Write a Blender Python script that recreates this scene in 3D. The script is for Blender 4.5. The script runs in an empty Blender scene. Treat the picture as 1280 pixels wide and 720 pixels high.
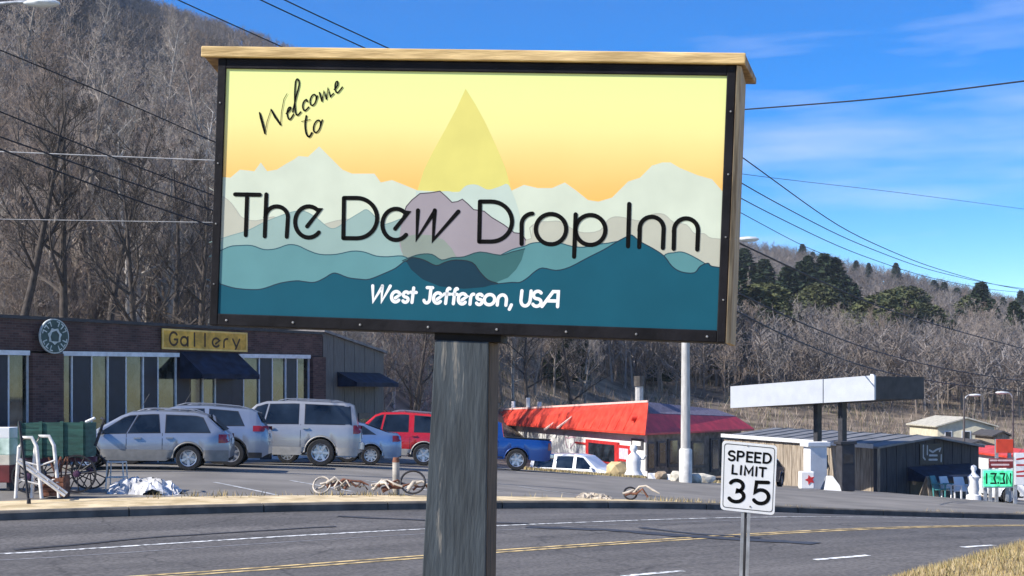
import bpy, bmesh, math, random
import numpy as np
from mathutils import Vector, Matrix
R = math.radians
random.seed(7); rng = np.random.default_rng(11)
sc = bpy.context.scene
col = sc.collection

# ------------------------------------------------------------------ camera, sky, sun, exposure
F, HX, HY, EYE = 1700.0, 640.0, 490.0, 2.3         # focal length in photo pixels, horizon row, eye height (m)
cam = bpy.data.cameras.new('camera'); camo = bpy.data.objects.new('camera', cam); col.objects.link(camo)
cam.sensor_width = 36.0; cam.lens = 36.0 * F / 1280.0
cam.shift_y = (HY - 360.0) / 1280.0
cam.clip_start = 0.1; cam.clip_end = 6000
camo.location = (0, 0, EYE); camo.rotation_euler = (R(90), 0, 0)
sc.camera = camo

SUN_EL, SUN_FRONT = 37.0, 22.0                      # sun from the left, a little behind the camera
sdir = Vector((-math.cos(R(SUN_FRONT)) * math.cos(R(SUN_EL)), -math.sin(R(SUN_FRONT)) * math.cos(R(SUN_EL)), math.sin(R(SUN_EL))))
w = bpy.data.worlds.new('World'); sc.world = w; w.use_nodes = True
nt = w.node_tree; nt.nodes.clear()
out = nt.nodes.new('ShaderNodeOutputWorld'); bg = nt.nodes.new('ShaderNodeBackground')
sky = nt.nodes.new('ShaderNodeTexSky'); sky.sky_type = 'NISHITA'; sky.sun_disc = False
sky.sun_elevation = R(SUN_EL); sky.sun_rotation = math.atan2(sdir.x, sdir.y)
sky.altitude = 2600; sky.air_density = 1.0; sky.dust_density = 0.05; sky.ozone_density = 2.0
tc = nt.nodes.new('ShaderNodeTexCoord'); mp = nt.nodes.new('ShaderNodeMapping'); mp.inputs['Scale'].default_value = (1.6, 1.6, 11.0)
mp.inputs['Rotation'].default_value = (0, R(6), 0)
nz = nt.nodes.new('ShaderNodeTexNoise'); nz.inputs['Scale'].default_value = 1.6; nz.inputs['Detail'].default_value = 7; nz.inputs['Roughness'].default_value = 0.55
cr = nt.nodes.new('ShaderNodeValToRGB'); cr.color_ramp.elements[0].position = 0.50; cr.color_ramp.elements[1].position = 0.72
cr.color_ramp.elements[1].color = (0.42, 0.42, 0.42, 1)
hs = nt.nodes.new('ShaderNodeHueSaturation'); hs.inputs['Saturation'].default_value = 1.52; hs.inputs['Hue'].default_value = 0.511
mx = nt.nodes.new('ShaderNodeMix'); mx.data_type = 'RGBA'
mx.inputs['B'].default_value = (5.0, 5.2, 6.4, 1)
L = nt.links.new
L(tc.outputs['Generated'], mp.inputs['Vector']); L(mp.outputs['Vector'], nz.inputs['Vector']); L(nz.outputs['Fac'], cr.inputs['Fac'])
L(sky.outputs['Color'], hs.inputs['Color']); L(hs.outputs['Color'], mx.inputs['A']); L(cr.outputs['Color'], mx.inputs['Factor'])
L(mx.outputs['Result'], bg.inputs['Color']); bg.inputs['Strength'].default_value = 0.14
L(bg.outputs['Background'], out.inputs['Surface'])
sl = bpy.data.lights.new('sun', 'SUN'); sl.energy = 5.0; sl.angle = R(0.5); sl.color = (1.0, 0.95, 0.87)
so = bpy.data.objects.new('sun', sl); col.objects.link(so); so.rotation_euler = (-sdir).to_track_quat('-Z', 'Y').to_euler()
sc.render.engine = 'CYCLES'
sc.view_settings.view_transform = 'Standard'; sc.view_settings.look = 'None'; sc.view_settings.exposure = 0.62; sc.view_settings.gamma = 1
sc.render.resolution_x = 1024; sc.render.resolution_y = 576
try:
    sc.cycles.max_bounces = 4; sc.cycles.diffuse_bounces = 2; sc.cycles.glossy_bounces = 2; sc.cycles.transmission_bounces = 2; sc.cycles.volume_bounces = 0; sc.cycles.transparent_max_bounces = 4
except Exception: pass

# ------------------------------------------------------------------ helpers
def pt(px, py, d):                                   # point seen at photo pixel (px,py) at depth d
    return Vector(((px - HX) / F * d, d, EYE - (py - HY) / F * d))

MATS = {}
def mat(name, c, rough=.7, var=.18, scale=6., bump=0., metal=0., spec=.4, coat=0., detail=6., stretch=(1, 1, 1), c2=None, emit=0., lo=.35, hi=.68):
    if name in MATS: return MATS[name]
    m = bpy.data.materials.new(name); m.use_nodes = True; MATS[name] = m
    n = m.node_tree; b = n.nodes['Principled BSDF']
    b.inputs['Roughness'].default_value = rough; b.inputs['Metallic'].default_value = metal
    b.inputs['Specular IOR Level'].default_value = spec
    if coat: b.inputs['Coat Weight'].default_value = coat; b.inputs['Coat Roughness'].default_value = .08
    t = n.nodes.new('ShaderNodeTexCoord'); mpn = n.nodes.new('ShaderNodeMapping'); mpn.inputs['Scale'].default_value = stretch
    z = n.nodes.new('ShaderNodeTexNoise'); z.inputs['Scale'].default_value = scale; z.inputs['Detail'].default_value = detail
    r = n.nodes.new('ShaderNodeValToRGB')
    r.color_ramp.elements[0].position = lo; r.color_ramp.elements[1].position = hi
    a = [max(0, x * (1 - var)) for x in c]; bb = [min(1, x * (1 + var)) for x in (c2 or c)]
    r.color_ramp.elements[0].color = (*a, 1); r.color_ramp.elements[1].color = (*bb, 1)
    n.links.new(t.outputs['Object'], mpn.inputs['Vector']); n.links.new(mpn.outputs['Vector'], z.inputs['Vector'])
    n.links.new(z.outputs['Fac'], r.inputs['Fac']); n.links.new(r.outputs['Color'], b.inputs['Base Color'])
    if bump:
        bp = n.nodes.new('ShaderNodeBump'); bp.inputs['Strength'].default_value = bump; bp.inputs['Distance'].default_value = .02
        z2 = n.nodes.new('ShaderNodeTexNoise'); z2.inputs['Scale'].default_value = scale * 4; z2.inputs['Detail'].default_value = 5
        n.links.new(mpn.outputs['Vector'], z2.inputs['Vector'])
        n.links.new(z2.outputs['Fac'], bp.inputs['Height']); n.links.new(bp.outputs['Normal'], b.inputs['Normal'])
    if emit:
        n.links.new(r.outputs['Color'], b.inputs['Emission Color']); b.inputs['Emission Strength'].default_value = emit
    return m

def srgb(r, g, b): return tuple(((x / 255 + .055) / 1.055) ** 2.4 if x > 10 else x / 255 / 12.92 for x in (r, g, b))

class MB:
    def __init__(s): s.v = []; s.f = []; s.mi = []
    def add(s, vs, fs, mi=0):
        o = len(s.v); s.v += [tuple(v) for v in vs]; s.f += [tuple(i + o for i in f) for f in fs]; s.mi += [mi] * len(fs); return s
    def box(s, x0, x1, y0, y1, z0, z1, mi=0):
        return s.add([(x0, y0, z0), (x1, y0, z0), (x1, y1, z0), (x0, y1, z0), (x0, y0, z1), (x1, y0, z1), (x1, y1, z1), (x0, y1, z1)],
                     [(0, 3, 2, 1), (4, 5, 6, 7), (0, 1, 5, 4), (1, 2, 6, 5), (2, 3, 7, 6), (3, 0, 4, 7)], mi)
    def hexa(s, p, mi=0):                             # 8 points: bottom 4 (ccw from above), top 4
        return s.add(p, [(0, 3, 2, 1), (4, 5, 6, 7), (0, 1, 5, 4), (1, 2, 6, 5), (2, 3, 7, 6), (3, 0, 4, 7)], mi)
    def tube(s, path, r, n=6, caps=True, mi=0):
        P = [Vector(p) for p in path]; k = len(P)
        rr = r if hasattr(r, '__len__') else [r] * k
        up = Vector((0, 0, 1)); rings = []
        for i, p in enumerate(P):
            d = (P[min(i + 1, k - 1)] - P[max(i - 1, 0)])
            if d.length < 1e-9: d = Vector((0, 0, 1))
            d.normalize(); a = d.cross(up if abs(d.z) < .95 else Vector((1, 0, 0))).normalized(); b = d.cross(a)
            rings.append([p + (a * math.cos(2 * math.pi * j / n) + b * math.sin(2 * math.pi * j / n)) * rr[i] for j in range(n)])
        vs = [v for q in rings for v in q]; fs = []
        for i in range(k - 1):
            for j in range(n): fs.append((i * n + j, i * n + (j + 1) % n, (i + 1) * n + (j + 1) % n, (i + 1) * n + j))
        if caps: fs.append(tuple(range(n - 1, -1, -1))); fs.append(tuple((k - 1) * n + j for j in range(n)))
        return s.add(vs, fs, mi)
    def lathe(s, prof, n=20, axis='z', c=(0, 0, 0), mi=0):  # prof: (radius, height)
        vs = []; k = len(prof)
        for r, h in prof:
            for j in range(n):
                a = 2 * math.pi * j / n; x, y = r * math.cos(a), r * math.sin(a)
                p = (x, y, h) if axis == 'z' else ((x, h, y) if axis == 'y' else (h, x, y))
                vs.append((p[0] + c[0], p[1] + c[1], p[2] + c[2]))
        fs = [(i * n + j, i * n + (j + 1) % n, (i + 1) * n + (j + 1) % n, (i + 1) * n + j) for i in range(k - 1) for j in range(n)]
        return s.add(vs, fs, mi)
    def prism(s, poly, axis, a, b, mi=0):             # 2-D polygon extruded along axis from a to b
        def P(u, v, h): return (h, u, v) if axis == 'x' else ((u, h, v) if axis == 'y' else (u, v, h))
        n = len(poly); vs = [P(u, v, a) for u, v in poly] + [P(u, v, b) for u, v in poly]
        fs = [tuple(range(n - 1, -1, -1)), tuple(range(n, 2 * n))] + [(i, (i + 1) % n, n + (i + 1) % n, n + i) for i in range(n)]
        return s.add(vs, fs, mi)
    def mesh(s, name, mats, smooth=None):
        me = bpy.data.meshes.new(name); me.from_pydata(s.v, [], s.f); 
        for m in (mats if isinstance(mats, (list, tuple)) else [mats]): me.materials.append(m)
        if any(s.mi): me.polygons.foreach_set('material_index', s.mi)
        bm = bmesh.new(); bm.from_mesh(me); bmesh.ops.recalc_face_normals(bm, faces=bm.faces); bm.to_mesh(me); bm.free()
        if smooth is not None:
            me.polygons.foreach_set('use_smooth', [True] * len(me.polygons)); me.set_sharp_from_angle(angle=R(smooth))
        return me
    def build(s, name, mats, parent=None, smooth=None):
        o = bpy.data.objects.new(name, s.mesh(name, mats, smooth)); col.objects.link(o)
        if parent: o.parent = parent
        return o

def tag(o, label, cat=None, group=None, kind=None):
    if label: o['label'] = label
    if cat: o['category'] = cat
    if group: o['group'] = group
    if kind: o['kind'] = kind
    return o
def thing(name, label, cat, loc=(0, 0, 0), rz=0., group=None):
    o = bpy.data.objects.new(name, None); col.objects.link(o); o.location = loc; o.rotation_euler = (0, 0, rz); o.empty_display_size = .3
    return tag(o, label, cat, group)
def copy_tree(o, parent=None):
    c = o.copy(); col.objects.link(c); c.parent = parent
    for ch in list(o.children):
        copy_tree(ch, c)
    return c
def bevel(o, wd=.01, seg=2):
    m = o.modifiers.new('b', 'BEVEL'); m.width = wd; m.segments = seg; m.limit_method = 'ANGLE'; return o

# ------------------------------------------------------------------ ground heights
SL = .48; E = Vector((1, SL)).normalized(); N = Vector((-E.y, E.x)); B0 = Vector((0, 19.75))
def road_t(X, Y): return (X * N.x + (Y - B0.y) * N.y)
def st(s, t): p = B0 + E * s + N * t; return p.x, p.y
CP = [(200,720,17.57,0),(640,688,19.75,0),(1280,657,24.1,0),(820,717,17.07,0),(1060,697,18.4,0),(1225,682,19.4,0),
 (0,695,19.8,0),(640,657,23.4,0),(1280,651,28.6,0),(0,650,22.9,0),(300,641,24.7,0),(640,636,27.05,0),(900,637,29.2,0),(1100,644,31.1,0),(1280,649,33,0),
 (235,588,34.2,1),(288,585,37,1),(400,583,40.5,1),(462,582,44,1),(527,582,47,1),(645,589,51,1),(60,590,33,1),(120,578,38,1),
 (700,590,56,1),(760,595,56,1),(855,601,52,1),(730,603,75,1),(808,596,80,1),(930,600,84,1),(1030,612,60,1),(1090,614,62,1),(1222,626,66,1),(1280,630,60,1),
 (1000,640,33,1),(1180,643,38,1),(300,566,56,1),(480,573,58,1),(600,575,75,1),(0,590,40,1),(980,607,72,1)]
cp = []
for px, py, d, k in CP:
    p = pt(px, py, d); cp.append((p.x, p.y, p.z - .13 * k))
cp += [(-7., 12., 0.), (0, 12.5, .02), (6, 14.5, .1), (-9, 16, -.02), (9, 17, .1), (-14, 17, .1), (16, 22, -.1), (20, 40, -1.6), (-24, 40, .6), (-22, 28, .3)]
cp = np.array(cp); SC = 20.
def _phi(r2): return np.where(r2 > 1e-12, r2 * np.log(np.maximum(r2, 1e-12)), 0.)
_c = cp[:, :2] / SC; _n = len(_c)
_A = np.zeros((_n + 3, _n + 3)); _A[:_n, :_n] = _phi(((_c[:, None] - _c[None]) ** 2).sum(-1)) + np.eye(_n) * .02
_A[:_n, _n] = 1; _A[:_n, _n + 1:] = _c; _A[_n, :_n] = 1; _A[_n + 1:, :_n] = _c.T
_w = np.linalg.solve(_A, np.concatenate([cp[:, 2], np.zeros(3)]))
def Gnp(X, Y):                                       # road-level surface
    Y = np.clip(Y, 12., 92.); X = np.clip(X, -.42 * Y - 3, .42 * Y + 3)
    q = np.stack([X, Y], -1) / SC
    r2 = ((q[..., None, :] - _c) ** 2).sum(-1)
    return _phi(r2) @ _w[:_n] + _w[_n] + q @ _w[_n + 1:]
def G(X, Y): return float(Gnp(np.array([float(X)]), np.array([float(Y)]))[0])
KX = [-.8, -.45, -.288, -.182, .174, .271, .376, .6, .9]
KY = [-700, -260, 10, 72, 322, 362, 398, 440, 470]      # ridge line (photo row) by azimuth
def hill(X, Y):
    a = X / np.maximum(Y, 1)
    zr = EYE + (HY - np.interp(a, KX, KY)) * 700. / F
    y0 = np.interp(a, [-.12, .0, .1, .45], [60, 95, 112, 112])
    g = Gnp(X, np.minimum(Y, 92.))
    t = np.clip((Y - y0) / (700 - y0), 0, None)
    tt = np.where(t <= 1, t ** 1.0, 1 + (t - 1) * -.3)
    und = 3.0 * np.sin(X * .021 + 1) * np.sin(Y * .017) * np.clip(t * 6, 0, 1)
    return g + (zr - g) * tt * np.clip(t * 8, .0, 1) ** .5 + und
def bank(X, Y):                                      # grassy bank on the near side of the road
    e = -6.75 - road_t(X, Y)
    u = np.clip(e / 3.6, 0, 1); u = u * u * (3 - 2 * u)
    p = np.clip(.80 + .17 * (X - 2.6), .45, 1.6)
    return p * u
def terrain(X, Y):
    X = np.asarray(X, float); Y = np.asarray(Y, float)
    t = road_t(X, Y)
    z = hill(X, Y) + bank(X, Y)
    paved = (t > -6.7) & (Y < 100)
    return z - np.where(paved, .10, 0) + np.where((t > 7.0), .10, 0)
def T(X, Y): return float(terrain(np.array([float(X)]), np.array([float(Y)]))[0])
def LOT(X, Y): return G(X, Y) + .13

def grid_obj(name, A, Bv, fn, m, smooth=True, parent=None):
    aa, bb = np.meshgrid(A, Bv); x, y, z = fn(aa, bb); nr, nc = aa.shape
    v = np.stack([x, y, z], -1).reshape(-1, 3)
    i = np.arange(nr * nc).reshape(nr, nc)
    f = np.stack([i[:-1, :-1], i[:-1, 1:], i[1:, 1:], i[1:, :-1]], -1).reshape(-1, 4)
    me = bpy.data.meshes.new(name); me.from_pydata(v.tolist(), [], f.tolist()); me.materials.append(m)
    if smooth: me.polygons.foreach_set('use_smooth', [True] * len(me.polygons))
    o = bpy.data.objects.new(name, me); col.objects.link(o)
    if parent: o.parent = parent
    return o
# ground sheet: dry grass near, leaf litter in the woods
gm = mat('ground_litter', (.13, .098, .07), .95, .45, .35, .6, detail=12, c2=(.20, .155, .11))
Yg = np.concatenate([np.arange(.5, 20, .35), np.arange(20, 100, 1.2), np.geomspace(100, 950, 90)])
def gfn(a, y):
    x = a * (y + 6); return x, y, terrain(x, y)
o = grid_obj('ground', np.linspace(-.75, .75, 180), Yg, gfn, gm); tag(o, None, kind='structure')

# ------------------------------------------------------------------ road, kerb, verge strip, parking lot
def road_mat():
    m = mat('asphalt_road', (.108, .100, .092), .88, .14, .5, .5, detail=12); n = m.node_tree; b = n.nodes['Principled BSDF']; old = b.inputs['Base Color'].links[0].from_socket
    Ln = n.links.new; t = n.nodes.new('ShaderNodeTexCoord'); mp_ = n.nodes.new('ShaderNodeMapping'); mp_.inputs['Rotation'].default_value = (0, 0, -math.atan(SL))
    Ln(t.outputs['Object'], mp_.inputs[0]); mp2 = n.nodes.new('ShaderNodeMapping'); mp2.inputs['Scale'].default_value = (.05, 1.1, 1); Ln(mp_.outputs[0], mp2.inputs[0])
    z = n.nodes.new('ShaderNodeTexNoise'); z.inputs['Scale'].default_value = 1.0; z.inputs['Detail'].default_value = 5; Ln(mp2.outputs[0], z.inputs['Vector'])   # tyre-worn bands along the lanes
    r1 = n.nodes.new('ShaderNodeValToRGB'); r1.color_ramp.elements[0].position = .36; r1.color_ramp.elements[0].color = (.72, .72, .73, 1); r1.color_ramp.elements[1].position = .64; r1.color_ramp.elements[1].color = (1.22, 1.21, 1.2, 1); Ln(z.outputs['Fac'], r1.inputs[0])
    v = n.nodes.new('ShaderNodeTexVoronoi'); v.feature = 'DISTANCE_TO_EDGE'; v.inputs['Scale'].default_value = .38; zz = n.nodes.new('ShaderNodeTexNoise'); zz.inputs['Scale'].default_value = 1.7; zz.inputs['Detail'].default_value = 6
    ad = n.nodes.new('ShaderNodeMix'); ad.data_type = 'RGBA'; ad.blend_type = 'ADD'; ad.inputs['Factor'].default_value = .55; Ln(mp_.outputs[0], zz.inputs['Vector']); Ln(mp_.outputs[0], ad.inputs['A']); Ln(zz.outputs['Color'], ad.inputs['B']); Ln(ad.outputs['Result'], v.inputs['Vector'])
    r2 = n.nodes.new('ShaderNodeValToRGB'); r2.color_ramp.elements[0].position = .0; r2.color_ramp.elements[0].color = (.6, .6, .6, 1); r2.color_ramp.elements[1].position = .012; r2.color_ramp.elements[1].color = (1, 1, 1, 1); Ln(v.outputs['Distance'], r2.inputs[0])
    fine = n.nodes.new('ShaderNodeTexNoise'); fine.inputs['Scale'].default_value = 18; fine.inputs['Detail'].default_value = 3; Ln(t.outputs['Object'], fine.inputs['Vector'])
    r3 = n.nodes.new('ShaderNodeValToRGB'); r3.color_ramp.elements[0].position = .35; r3.color_ramp.elements[0].color = (.7, .7, .7, 1); r3.color_ramp.elements[1].position = .65; r3.color_ramp.elements[1].color = (1.3, 1.3, 1.3, 1); Ln(fine.outputs['Fac'], r3.inputs[0])
    prev = old
    for r in (r1, r2, r3):
        mm = n.nodes.new('ShaderNodeMix'); mm.data_type = 'RGBA'; mm.blend_type = 'MULTIPLY'; mm.inputs['Factor'].default_value = 1.; Ln(prev, mm.inputs['A']); Ln(r.outputs[0], mm.inputs['B']); prev = mm.outputs['Result']
    Ln(prev, b.inputs['Base Color']); return m
asph = road_mat()
lotm = mat('asphalt_lot', (.195, .178, .155), .92, .22, .5, .5, detail=12)
def sheet(name, s0, s1, ds, t0, t1, dt, dz, m, parent=None, kind=None):
    S = np.arange(s0, s1 + ds / 2, ds); Tt = np.linspace(t0, t1, max(2, int((t1 - t0) / dt) + 1))
    def fn(s, t):
        x = B0.x + E.x * s + N.x * t; y = B0.y + E.y * s + N.y * t
        return x, y, Gnp(x, y) + dz
    o = grid_obj(name, S, Tt, fn, m, parent=parent)
    if kind: o['kind'] = kind
    return o
road = sheet('road', -32, 46, .5, -6.6, 6.6, .45, .0, asph, kind='structure')
whitep = mat('road_paint_white', (.40, .40, .39), .85, .45, 9, .1, lo=.38, hi=.56, c2=(.6, .6, .58))
yellp = mat('road_paint_yellow', (.36, .27, .13), .85, .35, 6, .1, lo=.36, hi=.58, c2=(.55, .40, .18))
for t0 in (-.17, .07): sheet('center_line', -32, 46, .5, t0, t0 + .10, .2, .006, yellp, road)
sheet('lane_line', -32, 46, .5, 3.25, 3.34, .2, .006, whitep, road)
sheet('edge_line', -32, 46, .5, 2.62, 2.67, .2, .005, mat('worn_paint', (.24, .24, .25), .85, .3, 5), road)
def s_at(px, t):                                     # road station where the ray of a pixel column meets lateral offset t
    a = (px - HX) / F
    P = B0 + N * t; s = (a * P.y - P.x) / (E.x - a * E.y); return s
for x0, x1 in ((778, 852), (1019, 1079), (1203, 1252)):
    sheet('lane_dash', s_at(x0, -3.2), s_at(x1, -3.2), .3, -3.26, -3.13, .2, .006, whitep, road)
tar = mat('tar_seal', (.05, .048, .047), .55, .2, 8)
def ribbon(pts, wd, dz, m, name, parent):
    b = MB(); P = []
    for px, py in pts:                                # pixel -> on-road point by marching the ray
        d = 14.
        for _ in range(400):
            p = pt(px, py, d)
            if p.z <= G(p.x, p.y): break
            d += .05
        P.append(Vector((p.x, p.y)))
    Q = []
    for i in range(len(P) - 1):
        for k in range(6): Q.append(P[i].lerp(P[i + 1], k / 6) + Vector((random.uniform(-.03, .03), random.uniform(-.03, .03))))
    Q.append(P[-1]); vs = []; fs = []
    for i, q in enumerate(Q):
        d = (Q[min(i + 1, len(Q) - 1)] - Q[max(0, i - 1)]).normalized(); n = Vector((-d.y, d.x)) * wd / 2 * random.uniform(.7, 1.3)
        for z in (q + n, q - n): vs.append((z.x, z.y, G(z.x, z.y) + dz))
    for i in range(len(Q) - 1): fs.append((2 * i, 2 * i + 1, 2 * i + 3, 2 * i + 2))
    b.add(vs, fs); return b.build(name, m, parent)
ribbon([(660, 659), (760, 663), (850, 670), (930, 675), (1020, 680)], .30, .010, tar, 'tar_seal', road)
ribbon([(800, 660), (870, 668), (950, 673)], .14, .010, tar, 'tar_seal', road)
ribbon([(420, 646), (560, 652), (660, 655)], .16, .010, tar, 'tar_seal', road)
ribbon([(20, 688), (200, 672), (420, 659)], .10, .010, tar, 'tar_seal', road)
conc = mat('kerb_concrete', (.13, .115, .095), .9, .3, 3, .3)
# kerb: separate stones
kerb = bpy.data.objects.new('kerb', None); col.objects.link(kerb); kerb['kind'] = 'structure'
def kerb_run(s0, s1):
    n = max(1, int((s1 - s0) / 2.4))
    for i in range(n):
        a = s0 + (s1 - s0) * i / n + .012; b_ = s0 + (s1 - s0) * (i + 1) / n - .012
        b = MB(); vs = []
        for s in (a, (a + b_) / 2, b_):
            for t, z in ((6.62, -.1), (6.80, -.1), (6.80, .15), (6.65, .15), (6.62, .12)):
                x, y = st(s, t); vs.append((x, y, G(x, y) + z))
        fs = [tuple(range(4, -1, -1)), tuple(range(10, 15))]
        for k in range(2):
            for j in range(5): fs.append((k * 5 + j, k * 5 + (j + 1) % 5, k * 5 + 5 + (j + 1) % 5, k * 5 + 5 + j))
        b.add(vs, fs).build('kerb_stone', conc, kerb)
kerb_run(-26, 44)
sand = mat('verge_sand', (.56, .42, .22), .95, .2, 2.5, .4, detail=10, c2=(.64, .51, .31))
sheet('verge_strip', -26, 44, .5, 6.81, 8.35, .35, .142, sand, kind='structure')
def lotfn(s, t):
    x = B0.x + E.x * s + N.x * t; y = B0.y + E.y * s + N.y * t
    return x, y, Gnp(x, y) + .13
lot = grid_obj('parking_lot', np.arange(-26, 50, .7), np.arange(8.35, 44, .6), lotfn, lotm); lot['kind'] = 'structure'
lm2 = mat('lot_paint', (.45, .45, .44), .85, .35, 5)
def lot_strip(p0, p1, wd, m, name, parent, dz=.14):
    a = Vector(p0[:2]); b = Vector(p1[:2]); d = (b - a); n_ = max(1, int(d.length / .5)); nn = Vector((-d.y, d.x)).normalized() * wd / 2
    vs = []; fs = []
    for i in range(n_ + 1):
        q = a + d * i / n_
        for z in (q + nn, q - nn): vs.append((z.x, z.y, G(z.x, z.y) + dz))
    for i in range(n_): fs.append((2 * i, 2 * i + 1, 2 * i + 3, 2 * i + 2))
    MB().add(vs, fs).build(name, m, parent)
for i in range(5):
    a = pt(268 + i * 95, 605, 30 + i * 1.6); b = pt(345 + i * 95, 620, 27 + i * 1.6); lot_strip(a, b, .1, lm2, 'stall_line', lot, .138)

# ------------------------------------------------------------------ big welcome sign
ex = Vector((.9939, -.1031, -.0385)).normalized(); ez = Vector((.0322, -.0140, .9994)); ez = (ez - ex * ez.dot(ex)).normalized(); ey = ez.cross(ex)
OC = Vector((-.2179, 6.642, EYE + .9511)); PW, PH = 2.47, 1.225
sign = thing('roadside_sign', 'large yellow and teal welcome sign with mountain picture on a thick dark post', 'sign')
sign.matrix_world = Matrix(((ex.x, ey.x, ez.x, OC.x), (ex.y, ey.y, ez.y, OC.y), (ex.z, ey.z, ez.z, OC.z), (0, 0, 0, 1)))
def plane_map(O, X, Yv, Z):
    def f(px, py):
        d = Vector(((px - HX) / F, 1, -(py - HY) / F)); c = Vector((0, 0, EYE))
        t = (O - c).dot(Yv) / d.dot(Yv); p = c + d * t - O
        return p.dot(X), p.dot(Z)
    return f
sp = plane_map(OC, ex, ey, ez)

def stroke_mesh(polys, wd, y0, y1, taper=None):      # flat rounded strokes, extruded y1..y0 (towards -y)
    b = MB()
    for k, pl in enumerate(polys):
        wds = wd if not hasattr(wd, '__len__') else wd[k]
        P = [Vector(p) for p in pl]
        n = len(P); lft = []; rgt = []
        closed = (P[0] - P[-1]).length < 1e-5 and n > 3
        for i in range(n):
            if closed: a = P[i - 1] if i > 0 else P[-2]; c = P[i + 1] if i < n - 1 else P[1]
            else: a = P[max(0, i - 1)]; c = P[min(n - 1, i + 1)]
            d1 = (P[i] - a); d2 = (c - P[i])
            if d1.length < 1e-9: d1 = d2
            if d2.length < 1e-9: d2 = d1
            d1 = d1.normalized(); d2 = d2.normalized(); d = d1 + d2
            if d.length < 1e-4: d = d1
            d.normalize(); nn = Vector((-d.y, d.x)); h = (wds[i] if hasattr(wds, '__len__') else wds) / 2
            h = h / max(.55, abs(nn.dot(Vector((-d1.y, d1.x)))))
            lft.append(P[i] + nn * h); rgt.append(P[i] - nn * h)
        vs = [(p.x, y1, p.y) for q in zip(lft, rgt) for p in q]
        fs = [(2 * i, 2 * i + 1, 2 * i + 3, 2 * i + 2) for i in range(n - 1)]
        b.add(vs, fs)
        if not closed:
            for q in (P[0], P[-1]):
                i0 = 0 if q is P[0] else n - 1
                h = (wds[i0] if hasattr(wds, '__len__') else wds) / 2
                m = 10; b.add([(q.x + h * math.cos(2 * math.pi * j / m), y1 - .00005, q.y + h * math.sin(2 * math.pi * j / m)) for j in range(m)], [tuple(range(m))])
    return b
def arc(cx, cy, rx, ry, a0, a1, n=18, rot=0.):
    o = []
    for i in range(n + 1):
        a = R(a0 + (a1 - a0) * i / n); x = rx * math.cos(a); y = -ry * math.sin(a)
        o.append((cx + x * math.cos(rot) - y * math.sin(rot), cy + x * math.sin(rot) + y * math.cos(rot)))
    return o
# printed face
def face_mat():
    m = bpy.data.materials.new('printed_sunset'); m.use_nodes = True; n = m.node_tree; b = n.nodes['Principled BSDF']; b.inputs['Roughness'].default_value = .5; b.inputs['Specular IOR Level'].default_value = .15
    t = n.nodes.new('ShaderNodeTexCoord'); s = n.nodes.new('ShaderNodeSeparateXYZ'); mr = n.nodes.new('ShaderNodeMapRange')
    mr.inputs['From Min'].default_value = -.12; mr.inputs['From Max'].default_value = PH / 2
    z = n.nodes.new('ShaderNodeTexNoise'); z.inputs['Scale'].default_value = 3; z.inputs['Detail'].default_value = 4
    ad = n.nodes.new('ShaderNodeMath'); ad.operation = 'MULTIPLY_ADD'; ad.inputs[1].default_value = .09; 
    r = n.nodes.new('ShaderNodeValToRGB'); e = r.color_ramp.elements
    e[0].position = .10; e[0].color = (.90, .45, .11, 1); e[1].position = 1.0; e[1].color = (.74, .80, .30, 1)
    for p, c in ((.26, (.88, .50, .15, 1)), (.44, (.83, .60, .21, 1)), (.62, (.80, .72, .28, 1)), (.8, (.77, .78, .30, 1))):
        q = e.new(p); q.color = c
    n.links.new(t.outputs['Object'], s.inputs[0]); n.links.new(t.outputs['Object'], z.inputs['Vector']); n.links.new(s.outputs['Z'], mr.inputs['Value'])
    n.links.new(z.outputs['Fac'], ad.inputs[0]); n.links.new(mr.outputs['Result'], ad.inputs[2])
    sb = n.nodes.new('ShaderNodeMath'); sb.operation = 'SUBTRACT'; sb.inputs[1].default_value = .045
    n.links.new(ad.outputs[0], sb.inputs[0]); n.links.new(sb.outputs[0], r.inputs['Fac']); n.links.new(r.outputs['Color'], b.inputs['Base Color'])
    return m
panel = MB().box(-PW / 2, PW / 2, 0, .02, -PH / 2, PH / 2).build('panel', face_mat(), sign)
def printed(name, pts, rgb, k, closed=False, thick=.0006):
    uv = [sp(*p) for p in pts]
    uv = [(min(PW / 2 - .002, max(-PW / 2 + .002, u)), v) for u, v in uv]
    y = -.00022 * k
    if not closed:                                    # vertical strips from the ridge down to the panel's lower edge
        mono = [uv[0]]
        for q in uv[1:]:
            if q[0] > mono[-1][0] + 1e-4: mono.append(q)
        n = len(mono); vs = [(u, y, v) for u, v in mono] + [(u, y, -PH / 2 + .002) for u, v in mono]
        fs = [(i, i + 1, n + i + 1, n + i) for i in range(n - 1)]
    else:
        from mathutils.geometry import tessellate_polygon
        vs = [(u, y, v) for u, v in uv]; fs = tessellate_polygon([[Vector((u, v, 0)) for u, v in uv]])
    me = bpy.data.meshes.new(name); me.from_pydata(vs, [], [tuple(f) for f in fs])
    me.materials.append(mat('print_%s_%d_%d' % (name, k, rgb[0]), tuple(.80 * c for c in srgb(*rgb)), .55, .05, 5, spec=.12))
    o = bpy.data.objects.new(name, me); col.objects.link(o); o.parent = panel; return o
def ridge_line(name, pts, rgb, k, wd=.005):
    b = stroke_mesh([[sp(*p) for p in pts]], wd, 0, -.00022 * k - .0001)
    return b.build(name, mat('ridge_%d_%d_%d' % rgb, srgb(*rgb), .5, .05, 5), panel)
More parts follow.
